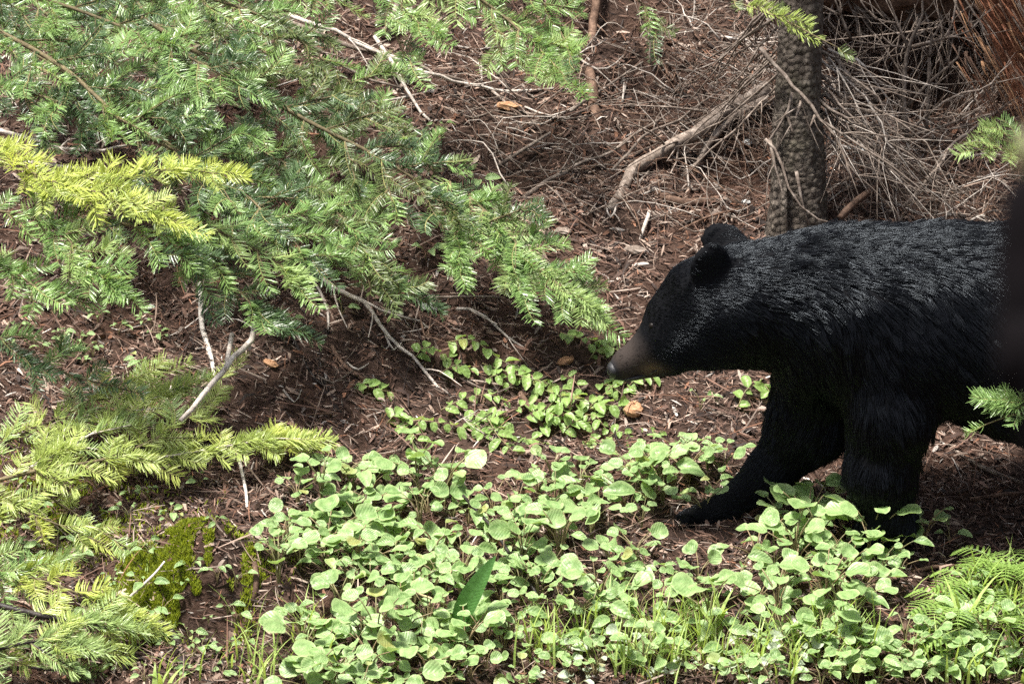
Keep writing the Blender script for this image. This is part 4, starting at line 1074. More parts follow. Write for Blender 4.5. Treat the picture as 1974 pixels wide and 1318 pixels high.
F4.bough(sp((60, 900, .3), (170, 840, .28), (270, 780, .25), (330, 755, .2)), 'n_lime', (.05, .12), .036, .0, .005, mat2='n_pale', p2=.3, attach=False, wood='pale_wood')
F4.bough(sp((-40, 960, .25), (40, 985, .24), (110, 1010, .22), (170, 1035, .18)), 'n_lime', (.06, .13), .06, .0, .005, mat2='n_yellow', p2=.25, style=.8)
F4.bough(sp((60, 940, .25), (130, 980, .2), (190, 1020, .16), (235, 1050, .12)), 'n_pale', (.03, .07), .06, .0, .004, mat2='n_lime', p2=.5, attach=False)
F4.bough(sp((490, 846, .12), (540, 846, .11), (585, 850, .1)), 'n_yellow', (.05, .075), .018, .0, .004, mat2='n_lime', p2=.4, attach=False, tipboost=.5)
# fir 5: bottom-left corner
g5 = np.array([-1.75, -.95, 0.0]); g5[2] = float(hgt(g5[0], g5[1], False))
F5 = Fir('young_fir', g5, 'young fir with pale tips and a dark bare branch in the bottom left corner', .03, 1.0)
F5.bough(sp((-60, 1085, .32), (0, 1100, .32), (60, 1100, .3), (110, 1085, .28)), 'n_pale', (.05, .11), .026, .0, .005, mat2='n_fresh', p2=.3)
F5.bough(sp((20, 1100, .3), (100, 1125, .28), (180, 1155, .25), (245, 1185, .2)), 'n_lime', (.04, .10), .028, .0, .004, mat2='n_yellow', p2=.5, attach=False)
F5.bough(sp((-50, 1155, .26), (60, 1182, .25), (150, 1200, .23), (220, 1212, .2), (285, 1212, .16)), 'n_pale', (.04, .12), .05, .15, .011, mat2='n_lime', p2=.5, wood='dark_wood')
F5.bough(sp((-50, 1265, .22), (40, 1240, .22), (110, 1235, .2), (180, 1246, .16)), 'n_pale', (.05, .14), .038, .0, .006, mat2='n_lime', p2=.5, wood='dark_wood')
F5.bough(sp((-40, 1300, .15), (40, 1285, .14), (90, 1290, .12), (130, 1292, .1)), 'n_pale', (.03, .08), .08, .0, .006, mat2='n_fresh', p2=.5, wood='dark_wood')
# fir 6: sprigs at the right edge
g6 = np.array([1.85, .05, 0.0]); g6 = np.array([1.75, -.40, float(hgt(1.75, -.40, False))])
F6 = Fir('young_fir', g6, 'slim young fir at the right edge with sprigs in front of the bear', .018, 1.5)
F6.bough([D(2010, 770, 8.35), D(1960, 768, 8.36), D(1918, 764, 8.38)], 'n_fresh', (.02, .05), .03, .0, .003, tipboost=.35, mat2='n_dark', p2=.3)
F6.bough([D(2010, 790, 8.35), D(1950, 800, 8.36), D(1900, 818, 8.38)], 'n_fresh', (.025, .055), .032, .0, .003, tipboost=.35, mat2='n_dark', p2=.3)
g7 = G(1990, 470); 
F7 = Fir('young_fir', g7, 'small fir sapling behind the bear back at the right edge', .012, .55, group=None)
F7.bough([D(1990, 320, gdepth(1990, 470) - .05), D(1960, 295, gdepth(1990, 470) - .12), D(1915, 285, gdepth(1990, 470) - .18), D(1880, 292, gdepth(1990, 470) - .2)], 'n_pale', (.05, .09), .026, .0, .004, mat2='n_fresh', p2=.3, tipboost=.5)
F7.bough([D(1990, 290, gdepth(1990, 470) - .05), D(1965, 270, gdepth(1990, 470) - .1), D(1935, 258, gdepth(1990, 470) - .14)], 'n_pale', (.04, .08), .028, .0, .004, mat2='n_fresh', p2=.3, tipboost=.5)
# live crowns above the frame: they shade the bank behind the bear
def crown(F, zs, n, length, az0, az1, mat='n_dark'):
    for i in range(n):
        a = az0 + (az1 - az0) * (i + .5) / n + rng.normal(0, .12); z = rng.uniform(*zs); p = F.at(F.base[2] + z); o = np.array([math.cos(a), math.sin(a), 0]); l = length * rng.uniform(.7, 1.1)
        F.bough([p + o * .06, p + o * l * .4 + [0, 0, .05], p + o * l * .75 + [0, 0, -.02], p + o * l + [0, 0, -.14]], mat, (.10, .26), .10, .1, .009, mat2='n_olive', p2=.3, n_up=[0, 0, 1], attach=False, style=.5)
SF = Fir.__new__(Fir); SF.base = np.asarray(SPR_G, float); SF.root = SPR; SF.h = 4.5; SF.r = .08; SF.axis = np.array([SPR_G, SPR_G + np.array([.05, .15, 5.0])]); SF.count = 0
crown(SF, (1.5, 2.6), 11, 1.05, -.7, 3.6)
crown(F3, (1.3, 2.3), 7, 1.0, -2.9, -.1)
crown(F10, (1.6, 2.6), 4, 1.0, -1.6, -.1)
print('CROWNS', SF.count, F3.count, F10.count)
print('SHOOTS', [f.count for f in (F1, F2, F3, F4, F5, F6, F7, F8, F9, F10)])

# ------------------------------------------------------------------ broad-leaved plants
def leaf_mesh(L, Wd, mat, tip=.6, cup=.25, droop=.25, fold=.15, wave=.06, seed=0, nu=9, nv=4, thick=None):
    r = np.random.default_rng(seed)
    V = []; C = []
    ph = r.uniform(0, 6)
    for i in range(nu + 1):
        u = i / nu
        wd = Wd * .5 * ((math.sin(math.pi * min(1, (u * .97 + .02)) ** tip)) ** .75 if tip > .86 else math.sqrt(max(0, 1 - (abs(u - .54) / (.54 if u < .54 else .465)) ** 2.3))) + .0004
        for j in range(-nv // 2, nv // 2 + 1):
            s = j / (nv / 2)
            y = s * wd
            z = fold * abs(y) + cup * y * y / Wd * 2 - droop * L * (u ** 2) + wave * Wd * math.sin(u * 9 + ph + s * 2) * abs(s)
            x = L * (u - droop * .25 * u * u)
            V.append((x, y, z)); C.append([.30 if j == 0 else (.75 if abs(s) == 1 or i == nu else .0)] * 3)
    k = nv + 1
    F = np.array([(i * k + j, (i + 1) * k + j, (i + 1) * k + j + 1, i * k + j + 1) for i in range(nu) for j in range(nv)])
    return quadmesh('leaf', np.array(V), F, [M[mat]], np.array(C, float), smooth=True)

LEAVES = {'round': [leaf_mesh(L, w_, 'leaf', t_, c_, d_, .06, .04, i) for i, (L, w_, t_, c_, d_) in enumerate([(.062, .060, .75, .25, .06), (.070, .062, .8, .2, .10), (.052, .056, .75, .35, .04), (.072, .058, .85, .15, .12), (.045, .047, .75, .25, .06), (.060, .064, .7, .1, .03)])],
          'grey': [leaf_mesh(L, w_, 'leaf_grey', .85, .4, .2, .15, .05, 40 + i) for i, (L, w_) in enumerate([(.055, .042), (.045, .036), (.04, .034)])],
          'small': [leaf_mesh(L, w_, 'leaf_small', .85, .3, .25, .25, .05, 60 + i, 5, 4) for i, (L, w_) in enumerate([(.034, .020), (.028, .018), (.024, .017), (.038, .020)])],
          'oval': [leaf_mesh(L, w_, 'leaf', .9, .3, .3, .2, .05, 80 + i) for i, (L, w_) in enumerate([(.085, .045), (.07, .036), (.06, .034)])]}

def plant_proto(kind, seed, nleaf, height, spread, stem_mat='stem'):
    """stems + leaf placements for one plant, local frame at its base"""
    r = np.random.default_rng(seed)
    mb = MB(); pl = []
    a0 = r.uniform(0, 6.28)
    for i in range(nleaf):
        a = a0 + i * 2.4 + r.normal(0, .3)
        h_ = height * r.uniform(.6, 1.1); s = spread * r.uniform(.35, 1.0)
        tip = np.array([math.cos(a) * s, math.sin(a) * s, h_])
        mid = np.array([math.cos(a) * s * .25, math.sin(a) * s * .25, h_ * .6])
        mb.tube(cat([np.array([0, 0, -.02]), mid, tip], 6), np.linspace(.0022, .0013, 6), 5)
        out = np.array([math.cos(a + r.normal(0, .5)), math.sin(a + r.normal(0, .5)), r.uniform(-.10, .35)])
        up = nrm(np.array([r.normal(0, .22), r.normal(-.20, .25), 1.0]))
        pl.append((int(r.integers(len(LEAVES[kind]))), frame(tip, out, up), r.uniform(.36, .9)))
    return mb.mesh('stem', [M[stem_mat]]), pl
PROTO = {'round': [plant_proto('round', 300 + i, int(5 + i % 5), .055 + .025 * (i % 4), .07) for i in range(14)],
         'grey': [plant_proto('grey', 330 + i, 5, .06, .05) for i in range(5)],
         'oval': [plant_proto('oval', 350 + i, 4 + i % 2, .08, .05) for i in range(6)]}

LANDMARKS = [('dark blade leaf', 900, 1150), ('reaching paw', 1310, 1010), ('near forefoot', 1715, 1040), ('bear nose', 1180, 715), ('dark leaning stem', 970, 1050), ('mossy hump', 340, 1115), ('dark arching root', 330, 1245),
             ('small yellow fir tip', 560, 850), ('short standing pale stick', 1540, 1210), ('fern clump', 1910, 1150), ('forked pale twig', 440, 700), ('thick fallen branch', 1320, 285), ('spruce trunk', 1540, 250), ('long straight stick', 740, 640),
             ('tan root end', 1040, 810), ('rotten red stump', 1930, 80), ('tall broad grass', 1385, 1210), ('dry straw stems', 960, 1240), ('tall plant between the forelegs', 1575, 960), ('bear throat', 1420, 740), ('slim sapling trunk', 1145, 200), ('bark cone', 980, 225), ('yellow-green young fir', 200, 880), ('spotted upright twig', 475, 950), ('bottom right corner', 1960, 1310), ('bottom left corner', 20, 1310), ('single white bottom leaf', 1660, 1270)]
REG = []
def project(p):
    v = np.asarray(p, float) - CAM; d = v @ FWD
    return (v @ RGT) / d * FDIST / SPX + PXW / 2, PXH / 2 - (v @ UPV) / d * FDIST / SPX
def where(px, py):
    nm, lx, ly = min(LANDMARKS[:-1], key=lambda l: math.hypot(px - l[1], py - l[2]))
    dx, dy = px - lx, py - ly
    if math.hypot(dx, dy) < 40: return 'at the ' + nm
    return ('right of the ' if dx > 0 else 'left of the ') + nm if abs(dx) > abs(dy) else ('below the ' if dy > 0 else 'above the ') + nm
def size_word(sc, lo, hi):
    f = (sc - lo) / (hi - lo)
    return 'small' if f < .33 else 'middling' if f < .67 else 'large'
def single_out():
    by = {}
    for o, what, dz in REG:
        p = np.array(o.matrix_basis.to_translation()) + [0, 0, dz]
        px, py = project(p)
        by.setdefault(what + ' ' + where(px, py), []).append((px, o))
    ORD = ['', 'second', 'third', 'fourth', 'fifth', 'sixth', 'seventh', 'eighth', 'ninth', 'tenth', 'eleventh', 'twelfth', 'thirteenth', 'fourteenth', 'fifteenth', 'sixteenth', 'seventeenth', 'eighteenth', 'nineteenth', 'twentieth']
    for lab, l in by.items():
        l.sort(key=lambda e: e[0])
        for i, (_, o) in enumerate(l):
            n = len(l)
            if n == 1: tail = ''
            elif n == 2: tail = ', ' + ('left' if i == 0 else 'right') + ' one of two'
            else: tail = ', ' + ('leftmost' if i == 0 else 'rightmost' if i == n - 1 else ORD[min(i, 19)] + ' from left')
            o['label'] = lab + tail

def place_plant(kind, name, g, label, group, sc=1.0, cat_='plant'):
    st, pl = PROTO[kind][int(rng.integers(len(PROTO[kind])))]
    rz = rng.uniform(0, 6.28)
    root = empty(name, g, label, cat_, group, rz, sc)
    obj('stem', st, root)
    inv = Matrix.Rotation(-rz, 4, 'Z')
    for li, mt, s in pl:
        # leaves lean to the open, lower side wherever the plant is turned
        p = mt.to_translation(); x = mt.to_3x3().col[0]
        upw = Vector((rng.normal(0, .42), rng.normal(-.50, .40), 1.0)); upl = inv @ upw
        obj('leaf', LEAVES[kind][li], root, frame(np.array(p), np.array(x), np.array(upl)) @ Matrix.Scale(s, 4))
    return root

def inpoly(x, y, poly):
    c = False; n = len(poly)
    for i in range(n):
        x1, y1 = poly[i]; x2, y2 = poly[(i + 1) % n]
        if (y1 > y) != (y2 > y) and x < (x2 - x1) * (y - y1) / (y2 - y1) + x1: c = not c
    return c
PATCH = [(585, 905), (640, 865), (720, 870), (850, 885), (880, 930), (960, 960), (1060, 890), (1120, 885), (1180, 950), (1240, 870), (1330, 830), (1430, 840), (1440, 870), (1370, 960), (1300, 1040), (1400, 1050), (1480, 1010),
         (1530, 930), (1620, 930), (1650, 1010), (1740, 1030), (1745, 1060), (1690, 1090), (1720, 1170), (1640, 1215), (1540, 1190), (1420, 1190), (1300, 1190), (1150, 1190), (1000, 1220), (900, 1290), (760, 1320), (600, 1310), (550, 1260), (590, 1230), (545, 1190), (590, 1150), (510, 1080), (480, 1060), (540, 990)]
HOLES = [((1310, 1010), 75), ((1390, 1020), 70), ((1165, 890), 40), ((900, 925), 35), ((600, 1120), 55), ((1470, 1090), 40), ((1440, 985), 60), ((1290, 1150), 30), ((1700, 1150), 50)]
pts = []
tries = 0
while tries < 9000 and len(pts) < 285:
    tries += 1
    px, py = rng.uniform(470, 1760), rng.uniform(820, 1330)
    if not inpoly(px, py, PATCH): continue
    if any(math.hypot(px - c_[0], py - c_[1]) < r_ for c_, r_ in HOLES): continue
    if vnoise(np.array([px / 70.]), np.array([py / 50.]), 88)[0] < -.14: continue
    # a leaf head stands above its base: aim the base lower in the picture
    g = G(px, py + 52)
    if any((g[0] - q[0]) ** 2 + (g[1] - q[1]) ** 2 < .050 ** 2 for q, _, _ in pts): continue
    pts.append((g, px, py))
for g, px, py in pts:
    kd_ = 'round' if rng.random() < .68 else 'oval'; sc_ = rng.uniform(.62, 1.30)
    o = place_plant(kd_, 'leafy_plant', g, 'round-leaved green plant in the leafy patch', 'round-leaved plants of the leafy patch', sc_)
    REG.append((o, size_word(sc_, .62, 1.3) + (' round-leaved' if kd_ == 'round' else ' pointed-leaved') + ' plant', .08))
print('PLANTS', len(pts))
for px, py, lab, sc_ in ((1585, 1062, 'largest round-leaved plant, standing up between the bear forelegs', 1.75), (1690, 1078, 'tall round-leaved plant covering the near forefoot', 1.4), (1515, 1050, 'tall round-leaved plant just right of the reaching paw', 1.25), (1780, 1060, 'white-glinting round-leaved plant on dark soil right of the near foreleg', 1.0), (1830, 1045, 'small leafy plant at the end of the row right of the near foreleg', .7),
                     (650, 300, 'leafy seedling in the dark hollow under the boughs', .7), (850, 275, 'leafy seedling at the foot of the straight pale stick', .65), (915, 372, 'bright leafy seedling beside the hanging bough shoots', .7), (660, 620, 'two-leaved seedling left of the long straight stick', .6),
                     (265, 730, 'single-leaved seedling above the young fir', .55), (150, 1320, 'leafy plant in the bottom left corner', .7), (560, 640, 'leafy seedling on soil under the hanging boughs', .5), (330, 1010, 'leafy seedling on soil above the mossy hump', .6), (250, 1010, 'leafy seedling beside the low fir boughs', .6),
                     (820, 500, 'leafy seedling between the hanging shoots and the litter', .6), (1350, 790, 'upright leafy plant under the bear chin', .7), (1655, 1300, 'pale whitish-leaved plant alone at the bottom edge', .95)):
    place_plant('round' if sc_ > .9 else 'oval', 'leafy_plant' if sc_ > .9 else 'leafy_seedling', G(px, py), lab, None, sc_)

# small mixed plants along the bottom edge
k = 0
for px, py in [(rng.uniform(1000, 1960), rng.uniform(1250, 1345)) for _ in range(90)]:
    kind = 'grey' if (rng.random() < .5 and px < 1560) else ('round' if rng.random() < .5 else 'oval')
    lab = {'grey': 'greyish-leaved low plant at the bottom edge', 'round': 'round-leaved low plant along the bottom edge', 'oval': 'pointed-leaved low plant along the bottom edge'}[kind]
    sc_ = rng.uniform(.6, 1.0)
    o = place_plant(kind, 'low_plant', G(px, py), lab, lab.replace('plant', 'plants'), sc_)
    REG.append((o, size_word(sc_, .6, 1.0) + ' low ' + {'grey': 'grey', 'round': 'round', 'oval': 'pointed'}[kind] + '-leaved plant', .05))
for px, py in [(rng.uniform(20, 480), rng.uniform(930, 1330)) for _ in range(60)] + [(rng.uniform(20, 330), rng.uniform(600, 720)) for _ in range(14)]:
    up_ = py < 800
    lab = 'small leafy seedling on soil between the upper boughs and the young fir' if up_ else 'small leafy seedling on the ground around the young firs'
    sc_ = rng.uniform(.35, .65)
    o = place_plant('oval', 'leafy_seedling', G(px, py), lab, 'leafy seedlings above the young fir' if up_ else 'leafy seedlings around the young firs', sc_)
    REG.append((o, size_word(sc_, .35, .65) + ' leafy seedling', .04))

for px, py in [(rng.uniform(1790, 1985), rng.uniform(1150, 1330)) for _ in range(30)]:
    sc_ = rng.uniform(.45, 1.0); kd_ = 'round' if rng.random() < .4 else 'oval'
    o = place_plant(kd_, 'low_plant', G(px, py), '', 'low leafy plants among the ferns', sc_)
    REG.append((o, size_word(sc_, .45, 1.0) + ' low ' + {'round': 'round', 'oval': 'pointed'}[kd_] + '-leaved plant', .05))

# creeping sprigs with small alternate leaves
def sprig(pts_px, nleaf, label, group, sc=1.0):
    pts = [P(a, c_, o) for a, c_, o in pts_px]
    c = cat(pts, 14); base = c[0]
    root = empty('creeping_sprig', base, label, 'plant', group)
    mb = MB(); mb.tube(c, np.linspace(.0022, .001, 14), 5)
    obj('stem', mb.mesh('stem', [M['stem']], off=base), root)
    if group.startswith('short'): REG.append((root, 'short creeping sprig', .01))
    tg = np.gradient(c, axis=0)
    for i in range(nleaf):
        f = (i + .7) / nleaf * 13; k = min(12, int(f)); p = c[k] + (c[k + 1] - c[k]) * (f - k)
        d = nrm(tg[k]); up = nrm([rng.normal(0, .3), -.45 + rng.normal(0, .25), .9]); lat = nrm(np.cross(up, d)) * (1 if i % 2 else -1)
        obj('leaf', LEAVES['small'][int(rng.integers(4))], root, frame(p - base, d * .6 + lat + rng.normal(0, .15, 3), up) @ Matrix.Scale(sc * rng.uniform(.85, 1.3), 4))
for pp, nl_, lab in (
    ([(860, 660, .03), (910, 655, .07), (960, 690, .07), (1020, 720, .06)], 13, 'creeping sprig arching highest above the seedlings'),
    ([(930, 700, .03), (990, 720, .08), (1060, 740, .07), (1130, 770, .05)], 15, 'creeping sprig along the middle of the seedlings'),
    ([(1010, 730, .03), (1070, 760, .07), (1140, 775, .07), (1210, 785, .05)], 15, 'creeping sprig reaching toward the bear nose'),
    ([(760, 820, .03), (800, 810, .06), (850, 815, .06), (900, 825, .05)], 12, 'creeping sprig at the lower left of the seedlings'),
    ([(880, 830, .03), (930, 800, .06), (960, 840, .06), (990, 870, .04)], 12, 'creeping sprig at the lower middle of the seedlings'),
    ([(850, 790, .03), (890, 770, .06), (940, 760, .06), (980, 775, .04)], 11, 'creeping sprig in the centre of the seedlings'),
    ([(690, 735, .02), (710, 745, .05), (750, 755, .04)], 7, 'small creeping sprig beside the long pale stick'),
    ([(1080, 640, .02), (1110, 650, .06), (1160, 660, .06), (1200, 680, .05)], 11, 'creeping sprig between the big bough tip and the bear face'),
    ([(800, 690, .02), (820, 670, .05), (870, 690, .05)], 8, 'creeping sprig touching the long pale stick'),
    ([(1040, 820, .02), (1080, 800, .05), (1120, 790, .04)], 8, 'creeping sprig over the small dark hollow'),
    ([(1420, 790, .02), (1440, 750, .06), (1470, 740, .06), (1490, 765, .05)], 10, 'creeping sprig beneath the bear throat'),
    ([(1150, 740, .02), (1180, 745, .05), (1210, 770, .04)], 7, 'creeping sprig just under the bear nose')):
    sprig(pp, nl_, lab, 'creeping sprigs among the seedlings', 1.15)
for i in range(26):
    px, py = rng.uniform(740, 1240), rng.uniform(690, 860)
    a = rng.uniform(-.5, .7); l = rng.uniform(35, 70)
    sprig([(px, py, .02), (px + l * .5 * math.cos(a), py - 12 + l * .5 * math.sin(a), .05), (px + l * math.cos(a), py + l * math.sin(a), .04)], int(rng.integers(5, 9)), 'short creeping sprig among the longer creeping sprigs', 'short creeping sprigs', rng.uniform(.8, 1.1))

# dark blade leaf standing in the leafy patch
def blade_leaf():
    b0 = G(868, 1250); tip = D(932, 1090, gdepth(868, 1250) - .12)
    me = leaf_mesh(np.linalg.norm(tip - b0) * 1.12, .062, 'leaf_dark', 1.0, .3, .12, .2, .02, 91, 10, 4)
    root = empty('blade_leaf_plant', b0, 'single broad dark green blade leaf standing in the leafy patch', 'plant')
    obj('leaf', me, root, frame(np.zeros(3), tip - b0, np.array([-.55, -.8, .35])))
blade_leaf()

# grass tufts
def grass(g, label, group, n=12, h0=.08, h1=.18, wd=.006, spread=.03):
    root = empty('grass_tuft', g, label, 'grass', group)
    mb = MB()
    for i in range(n):
        a = rng.uniform(0, 6.28); l = rng.uniform(h0, h1); b_ = rng.uniform(.25, .9)
        p0 = np.array([rng.normal(0, spread), rng.normal(0, spread), -.01]); o = np.array([math.cos(a), math.sin(a), 0])
        sd = np.array([-o[1], o[0], 0]); V = []
        for k_ in range(6):
            u = k_ / 5; c = p0 + np.array([0, 0, 1]) * l * (u - .35 * b_ * u * u) + o * l * b_ * u * u * .8
            w_ = wd * (1 - u ** 1.6) * .5 + .0003
            V += [c - sd * w_ + [0, 0, w_ * .3], c + sd * w_ + [0, 0, w_ * .3]]
        mb.add(V, [(2 * k_, 2 * k_ + 1, 2 * k_ + 3, 2 * k_ + 2) for k_ in range(5)])
        if not group:
            obj('blade', mb.mesh('blade', [M['grass']]), root); mb = MB()
    if group: obj('blades', mb.mesh('blades', [M['grass']]), root, kind='stuff')
    if group: REG.append((root, 'grass tuft', .05))
for px, py in [(rng.uniform(1020, 1700), rng.uniform(1215, 1320)) for _ in range(44)]:
    grass(G(px, py), 'low grass tuft along the lower edge of the leafy patch', 'grass tufts below the leafy patch', int(rng.integers(7, 16)))
for px, py in [(rng.uniform(1760, 1990), rng.uniform(1150, 1330)) for _ in range(12)]:
    grass(G(px, py), 'grass tuft among the ferns in the lower right corner', 'grass tufts among the ferns', int(rng.integers(7, 14)), .09, .2, .009)
for px, py in [(rng.uniform(240, 640), rng.uniform(1230, 1330)) for _ in range(12)]:
    grass(G(px, py), 'grass tuft at the bottom edge near the dark arching root', 'grass tufts near the dark root', int(rng.integers(5, 11)))
for px, py, lab, h_ in ((1385, 1225, 'tall broad grass blades standing below the reaching paw', .22), (1850, 1235, 'tall broad arching grass blades left of the ferns', .24), (300, 1330, 'upright pale grass blade at the bottom edge', .12)):
    grass(G(px, py), lab, None, 5, h_ * .7, h_, .016, .018)

# ferns
def fern(g, label, az, L=.15, n=11):
    root = empty('fern', g, label, 'fern', 'ferns in the lower right corner')
    for q in range(4):
        a = az + (q - 1.5) * .75 + rng.normal(0, .15); o = np.array([math.cos(a), math.sin(a), 0])
        c = cat([np.zeros(3), o * L * .3 + [0, 0, L * .45], o * L * .75 + [0, 0, L * .55], o * L * 1.05 + [0, 0, L * .42]], n + 3)
        mb = MB(); mb.tube(c, np.linspace(.002, .0006, len(c)), 4)
        tg = np.gradient(c, axis=0)
        for i in range(2, n + 2):
            u = (i - 2) / n; d = nrm(tg[i]); lat = nrm(np.cross([0, 0, 1], d)); l = .045 * math.sin(math.pi * min(1, u * .8 + .2)) ** .8 + .008
            for s in (-1, 1):
                dir_ = nrm(d * .35 + lat * s); sd = nrm(np.cross(dir_, [0, 0, 1]))
                m_ = 6
                for k_ in range(m_):             # lobed leaflet
                    f = k_ / m_; wd = .008 * (1 - f) + .0015; p = c[i] + dir_ * l * f + np.array([0, 0, -.15 * l * f * f]); p2 = p + dir_ * l / m_ * 1.25
                    mb.add([p - sd * .001, p + sd * .001, p2 + sd * wd * .55, p2 + dir_ * .003, p2 - sd * wd * .55], [(0, 1, 2, 3, 4)])
        obj('frond', mb.mesh('frond', [M['fern']], smooth=False), root)
for px, py, lab, az in ((1900, 1175, 'fern with bright feathery fronds at the right edge', 2.9), (1970, 1235, 'lower fern against the right edge', 3.2), (1880, 1290, 'fern hidden among grass at the bottom right', 2.4), (1985, 1150, 'uppermost fern at the right edge', 2.6), (1850, 1215, 'small fern left of the other ferns', 3.6), (1940, 1130, 'fern just below the dark soil at the right edge', 3.9)):
    fern(G(px, py), lab, az)

# moss on the hump and stones, chips, cones
def moss(cx, cy, rx, ry, n, label):
    V = []; F = []
    N = 0; x = []; 
    px = cx + rng.normal(0, rx, n); py_ = cy + rng.normal(0, ry, n)
    c0 = P(cx, cy)
    X_ = c0[0] + (px - cx) * SPX; Y_ = c0[1] - (py_ - cy) * SPX / .6
    msk = vnoise(X_ * 16, Y_ * 16, 71) + .6 * vnoise(X_ * 35, Y_ * 35, 72) > -.02
    X_, Y_ = X_[msk], Y_[msk]; n = len(X_)
    b_ = np.stack([X_, Y_, hgt(X_, Y_) + .002], -1)
    d = rng.normal(0, .45, (n, 3)); d[:, 2] = 1; d /= np.linalg.norm(d, axis=1, keepdims=True)
    s = np.cross(d, rng.normal(0, 1, (n, 3))); s /= np.linalg.norm(s, axis=1, keepdims=True)
    l = rng.uniform(.008, .022, n)[:, None]
    V = np.stack([b_ - s * .0015, b_ + s * .0015, b_ + d * l * .6 + s * .0022, b_ + d * l, b_ + d * l * .6 - s * .0022], 1).reshape(-1, 3)
    i0 = np.arange(n) * 5
    F = np.concatenate([np.stack([i0, i0 + 1, i0 + 2, i0 + 4], -1), np.stack([i0 + 4, i0 + 2, i0 + 3, i0 + 3], -1)])
    F4 = np.stack([i0, i0 + 1, i0 + 2, i0 + 4], -1)
    me = quadmesh('moss', V, np.vstack([np.stack([i0, i0 + 1, i0 + 2], -1), np.stack([i0, i0 + 2, i0 + 4], -1), np.stack([i0 + 4, i0 + 2, i0 + 3], -1)]), [M['moss']])
    obj('moss', me, None, None, label, 'moss', None, 'stuff')
moss(340, 1115, 62, 34, 26000, 'bright green moss covering the hump beside the dark root')
moss(430, 1075, 34, 12, 4000, 'thin green moss on the bank edge right of the hump')
moss(300, 1240, 30, 20, 4000, 'moss under the dark arching root')
moss(110, 1010, 100, 50, 7000, 'moss on the ground beneath the young firs')

def lump(name, px, py, w_, h_, mat, label, cat_, off=.012, rz=None):
    c = G(px, py); mb = MB(); n, k_ = 8, 12
    a = w_ * .5 * SPX * 1.1; b_ = h_ * .5 * SPX * 1.1
    V = []
    for i in range(n + 1):
        th = math.pi * i / n
        for j in range(k_):
            ph = 2 * math.pi * j / k_; r_ = 1 + rng.normal(0, .09)
            V.append((a * math.sin(th) * math.cos(ph) * r_, b_ * math.sin(th) * math.sin(ph) * r_, b_ * .7 * math.cos(th) * r_))
    f = [(i * k_ + j, (i + 1) * k_ + j, (i + 1) * k_ + (j + 1) % k_, i * k_ + (j + 1) % k_) for i in range(n) for j in range(k_)]
    mb.add(V, f)
    rz = rng.uniform(-.7, .7) if rz is None else rz
    obj(name, mb.mesh(name, [M[mat]], smooth=False), None, Matrix.Translation(c + [0, 0, off]) @ Matrix.Rotation(R(20), 4, 'X') @ Matrix.Rotation(rz, 4, 'Z'), label, cat_)
lump('bark_chip', 1090, 708, 38, 20, 'chip', 'tan bark chip lying left of the bear nose', 'bark chip', rz=.5)
lump('bark_chip', 1221, 806, 36, 38, 'chip', 'orange bark chip below the bear muzzle', 'bark chip')
lump('fir_cone', 980, 226, 50, 22, 'chip', 'reddish brown cone lying under the top bough', 'cone', rz=-.1)
lump('bark_chip', 522, 718, 34, 16, 'chip', 'tan bark chip on bare soil right of the forked twig', 'bark chip')
lump('stone', 1440, 292, 22, 16, 'stone', 'small white stone left of the spruce trunk', 'stone')
lump('stone', 1438, 393, 18, 12, 'stone', 'tiny white stone at the foot of the spruce', 'stone')
lump('stone', 1650, 288, 60, 16, 'stone', 'flat white stone shining in the twig fan right of the spruce', 'stone', rz=-.4)
lump('stone', 826, 602, 40, 20, 'stone', 'whitish stone behind the long straight stick', 'stone')
lump('wood_chip', 1020, 596, 42, 22, 'grey_wood', 'grey wood chip under the big bough tip', 'wood chip', rz=.6)
lump('wood_chip', 1225, 495, 42, 24, 'grey_wood', 'grey wood chip on litter in front of the bear forehead', 'wood chip')
lump('wood_chip', 1085, 462, 34, 20, 'grey_wood', 'grey wood chip on litter above the big bough tip', 'wood chip')
lump('wood_chip', 1190, 448, 30, 9, 'pale_wood', 'pale flat wood chip above the bear face', 'wood chip')
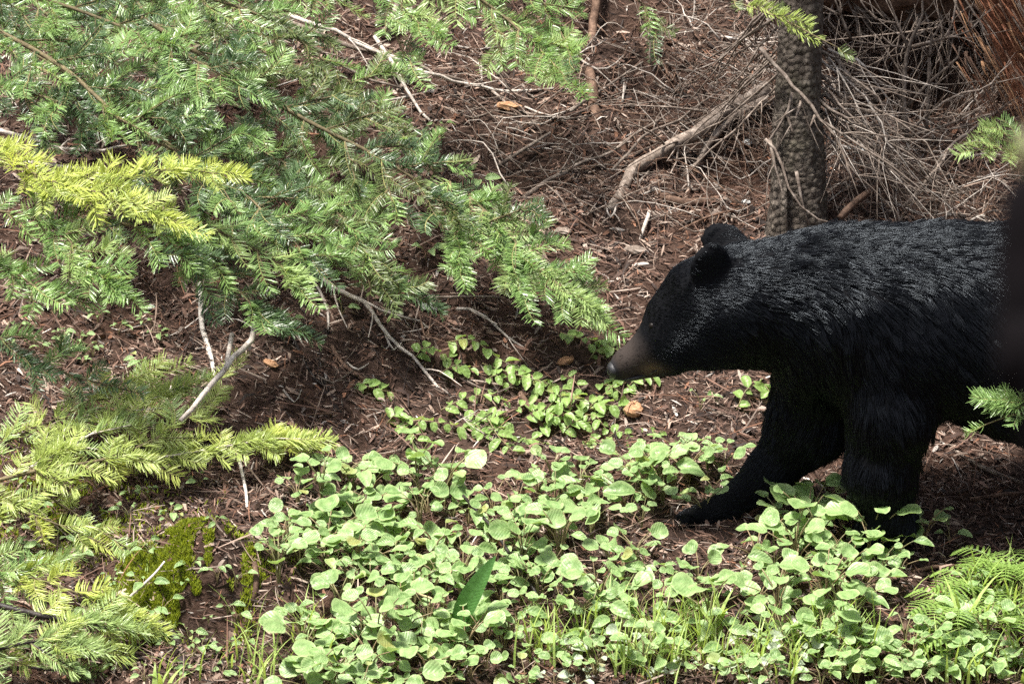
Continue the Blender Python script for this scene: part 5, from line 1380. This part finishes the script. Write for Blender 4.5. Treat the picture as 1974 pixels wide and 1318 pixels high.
lump('wood_chip', 1235, 530, 34, 9, 'pale_wood', 'pale flat wood chip touching the bear forehead outline', 'wood chip')
lump('stone', 290, 605, 20, 12, 'stone', 'tiny pale stone on soil under the pale bough tips', 'stone')

# out-of-focus stalk close to the camera at the right edge
def stalk():
    d0 = .85
    q = [D(1986, 262, d0), D(1990, 330, d0), D(1986, 400, d0), D(1982, 520, d0), D(1984, 640, d0), D(1990, 740, d0), D(2040, 860, d0)]
    foot = np.array([q[-1][0] + .10, q[-1][1] + .05, 0]); foot[2] = float(hgt(foot[0], foot[1], False)) - .02
    root = empty('bud_stalk', foot, 'blurred purple stalk with a green bud close to the camera at the right edge', 'plant')
    mb = MB()
    c = cat(q[1:] + [q[-1] + np.array([.06, .03, -.4]), foot], 40)
    mb.tube(c, np.interp(np.linspace(0, 1, 40), [0, .05, .15, .4, 1], [.0025, .006, .0078, .0082, .010]), 14, 0, .06)
    obj('stem', mb.mesh('stem', [M['purple_stem']], off=foot), root)
    mb = MB(); cc = cat([q[0] + np.array([0, 0, .002]), q[0] * .6 + q[1] * .4, q[1] + np.array([0, 0, -.002])], 12)
    mb.tube(cc, [.0007, .0022, .0032, .0038, .0042, .0044, .0044, .0043, .004, .0037, .0033, .0028], 12, 0, .05)
    obj('bud', mb.mesh('bud', [M['bud']], off=foot), root)
m, t, b = nmat('purple_stem_skin'); t.links.new(ramp(t, noise(t, 300, 4), [(.3, (.0025, .002, .0025)), (.6, (.0045, .0036, .0044)), (.8, (.010, .0065, .0075))]), b.inputs['Base Color']); b.inputs['Roughness'].default_value = .9; b.inputs['Specular IOR Level'].default_value = .05; M['purple_stem'] = m
m, t, b = nmat('bud_skin'); t.links.new(ramp(t, noise(t, 120, 2), [(.4, (.09, .14, .04)), (.65, (.16, .09, .07))]), b.inputs['Base Color']); M['bud'] = m
stalk()

for o in TWIGS: REG.append((o, {'grey': 'thin grey', 'pale': 'thin pale', 'brow': 'thin brown'}[o.data.materials[0].name[:4]] + ' twig lying', 0))
single_out()
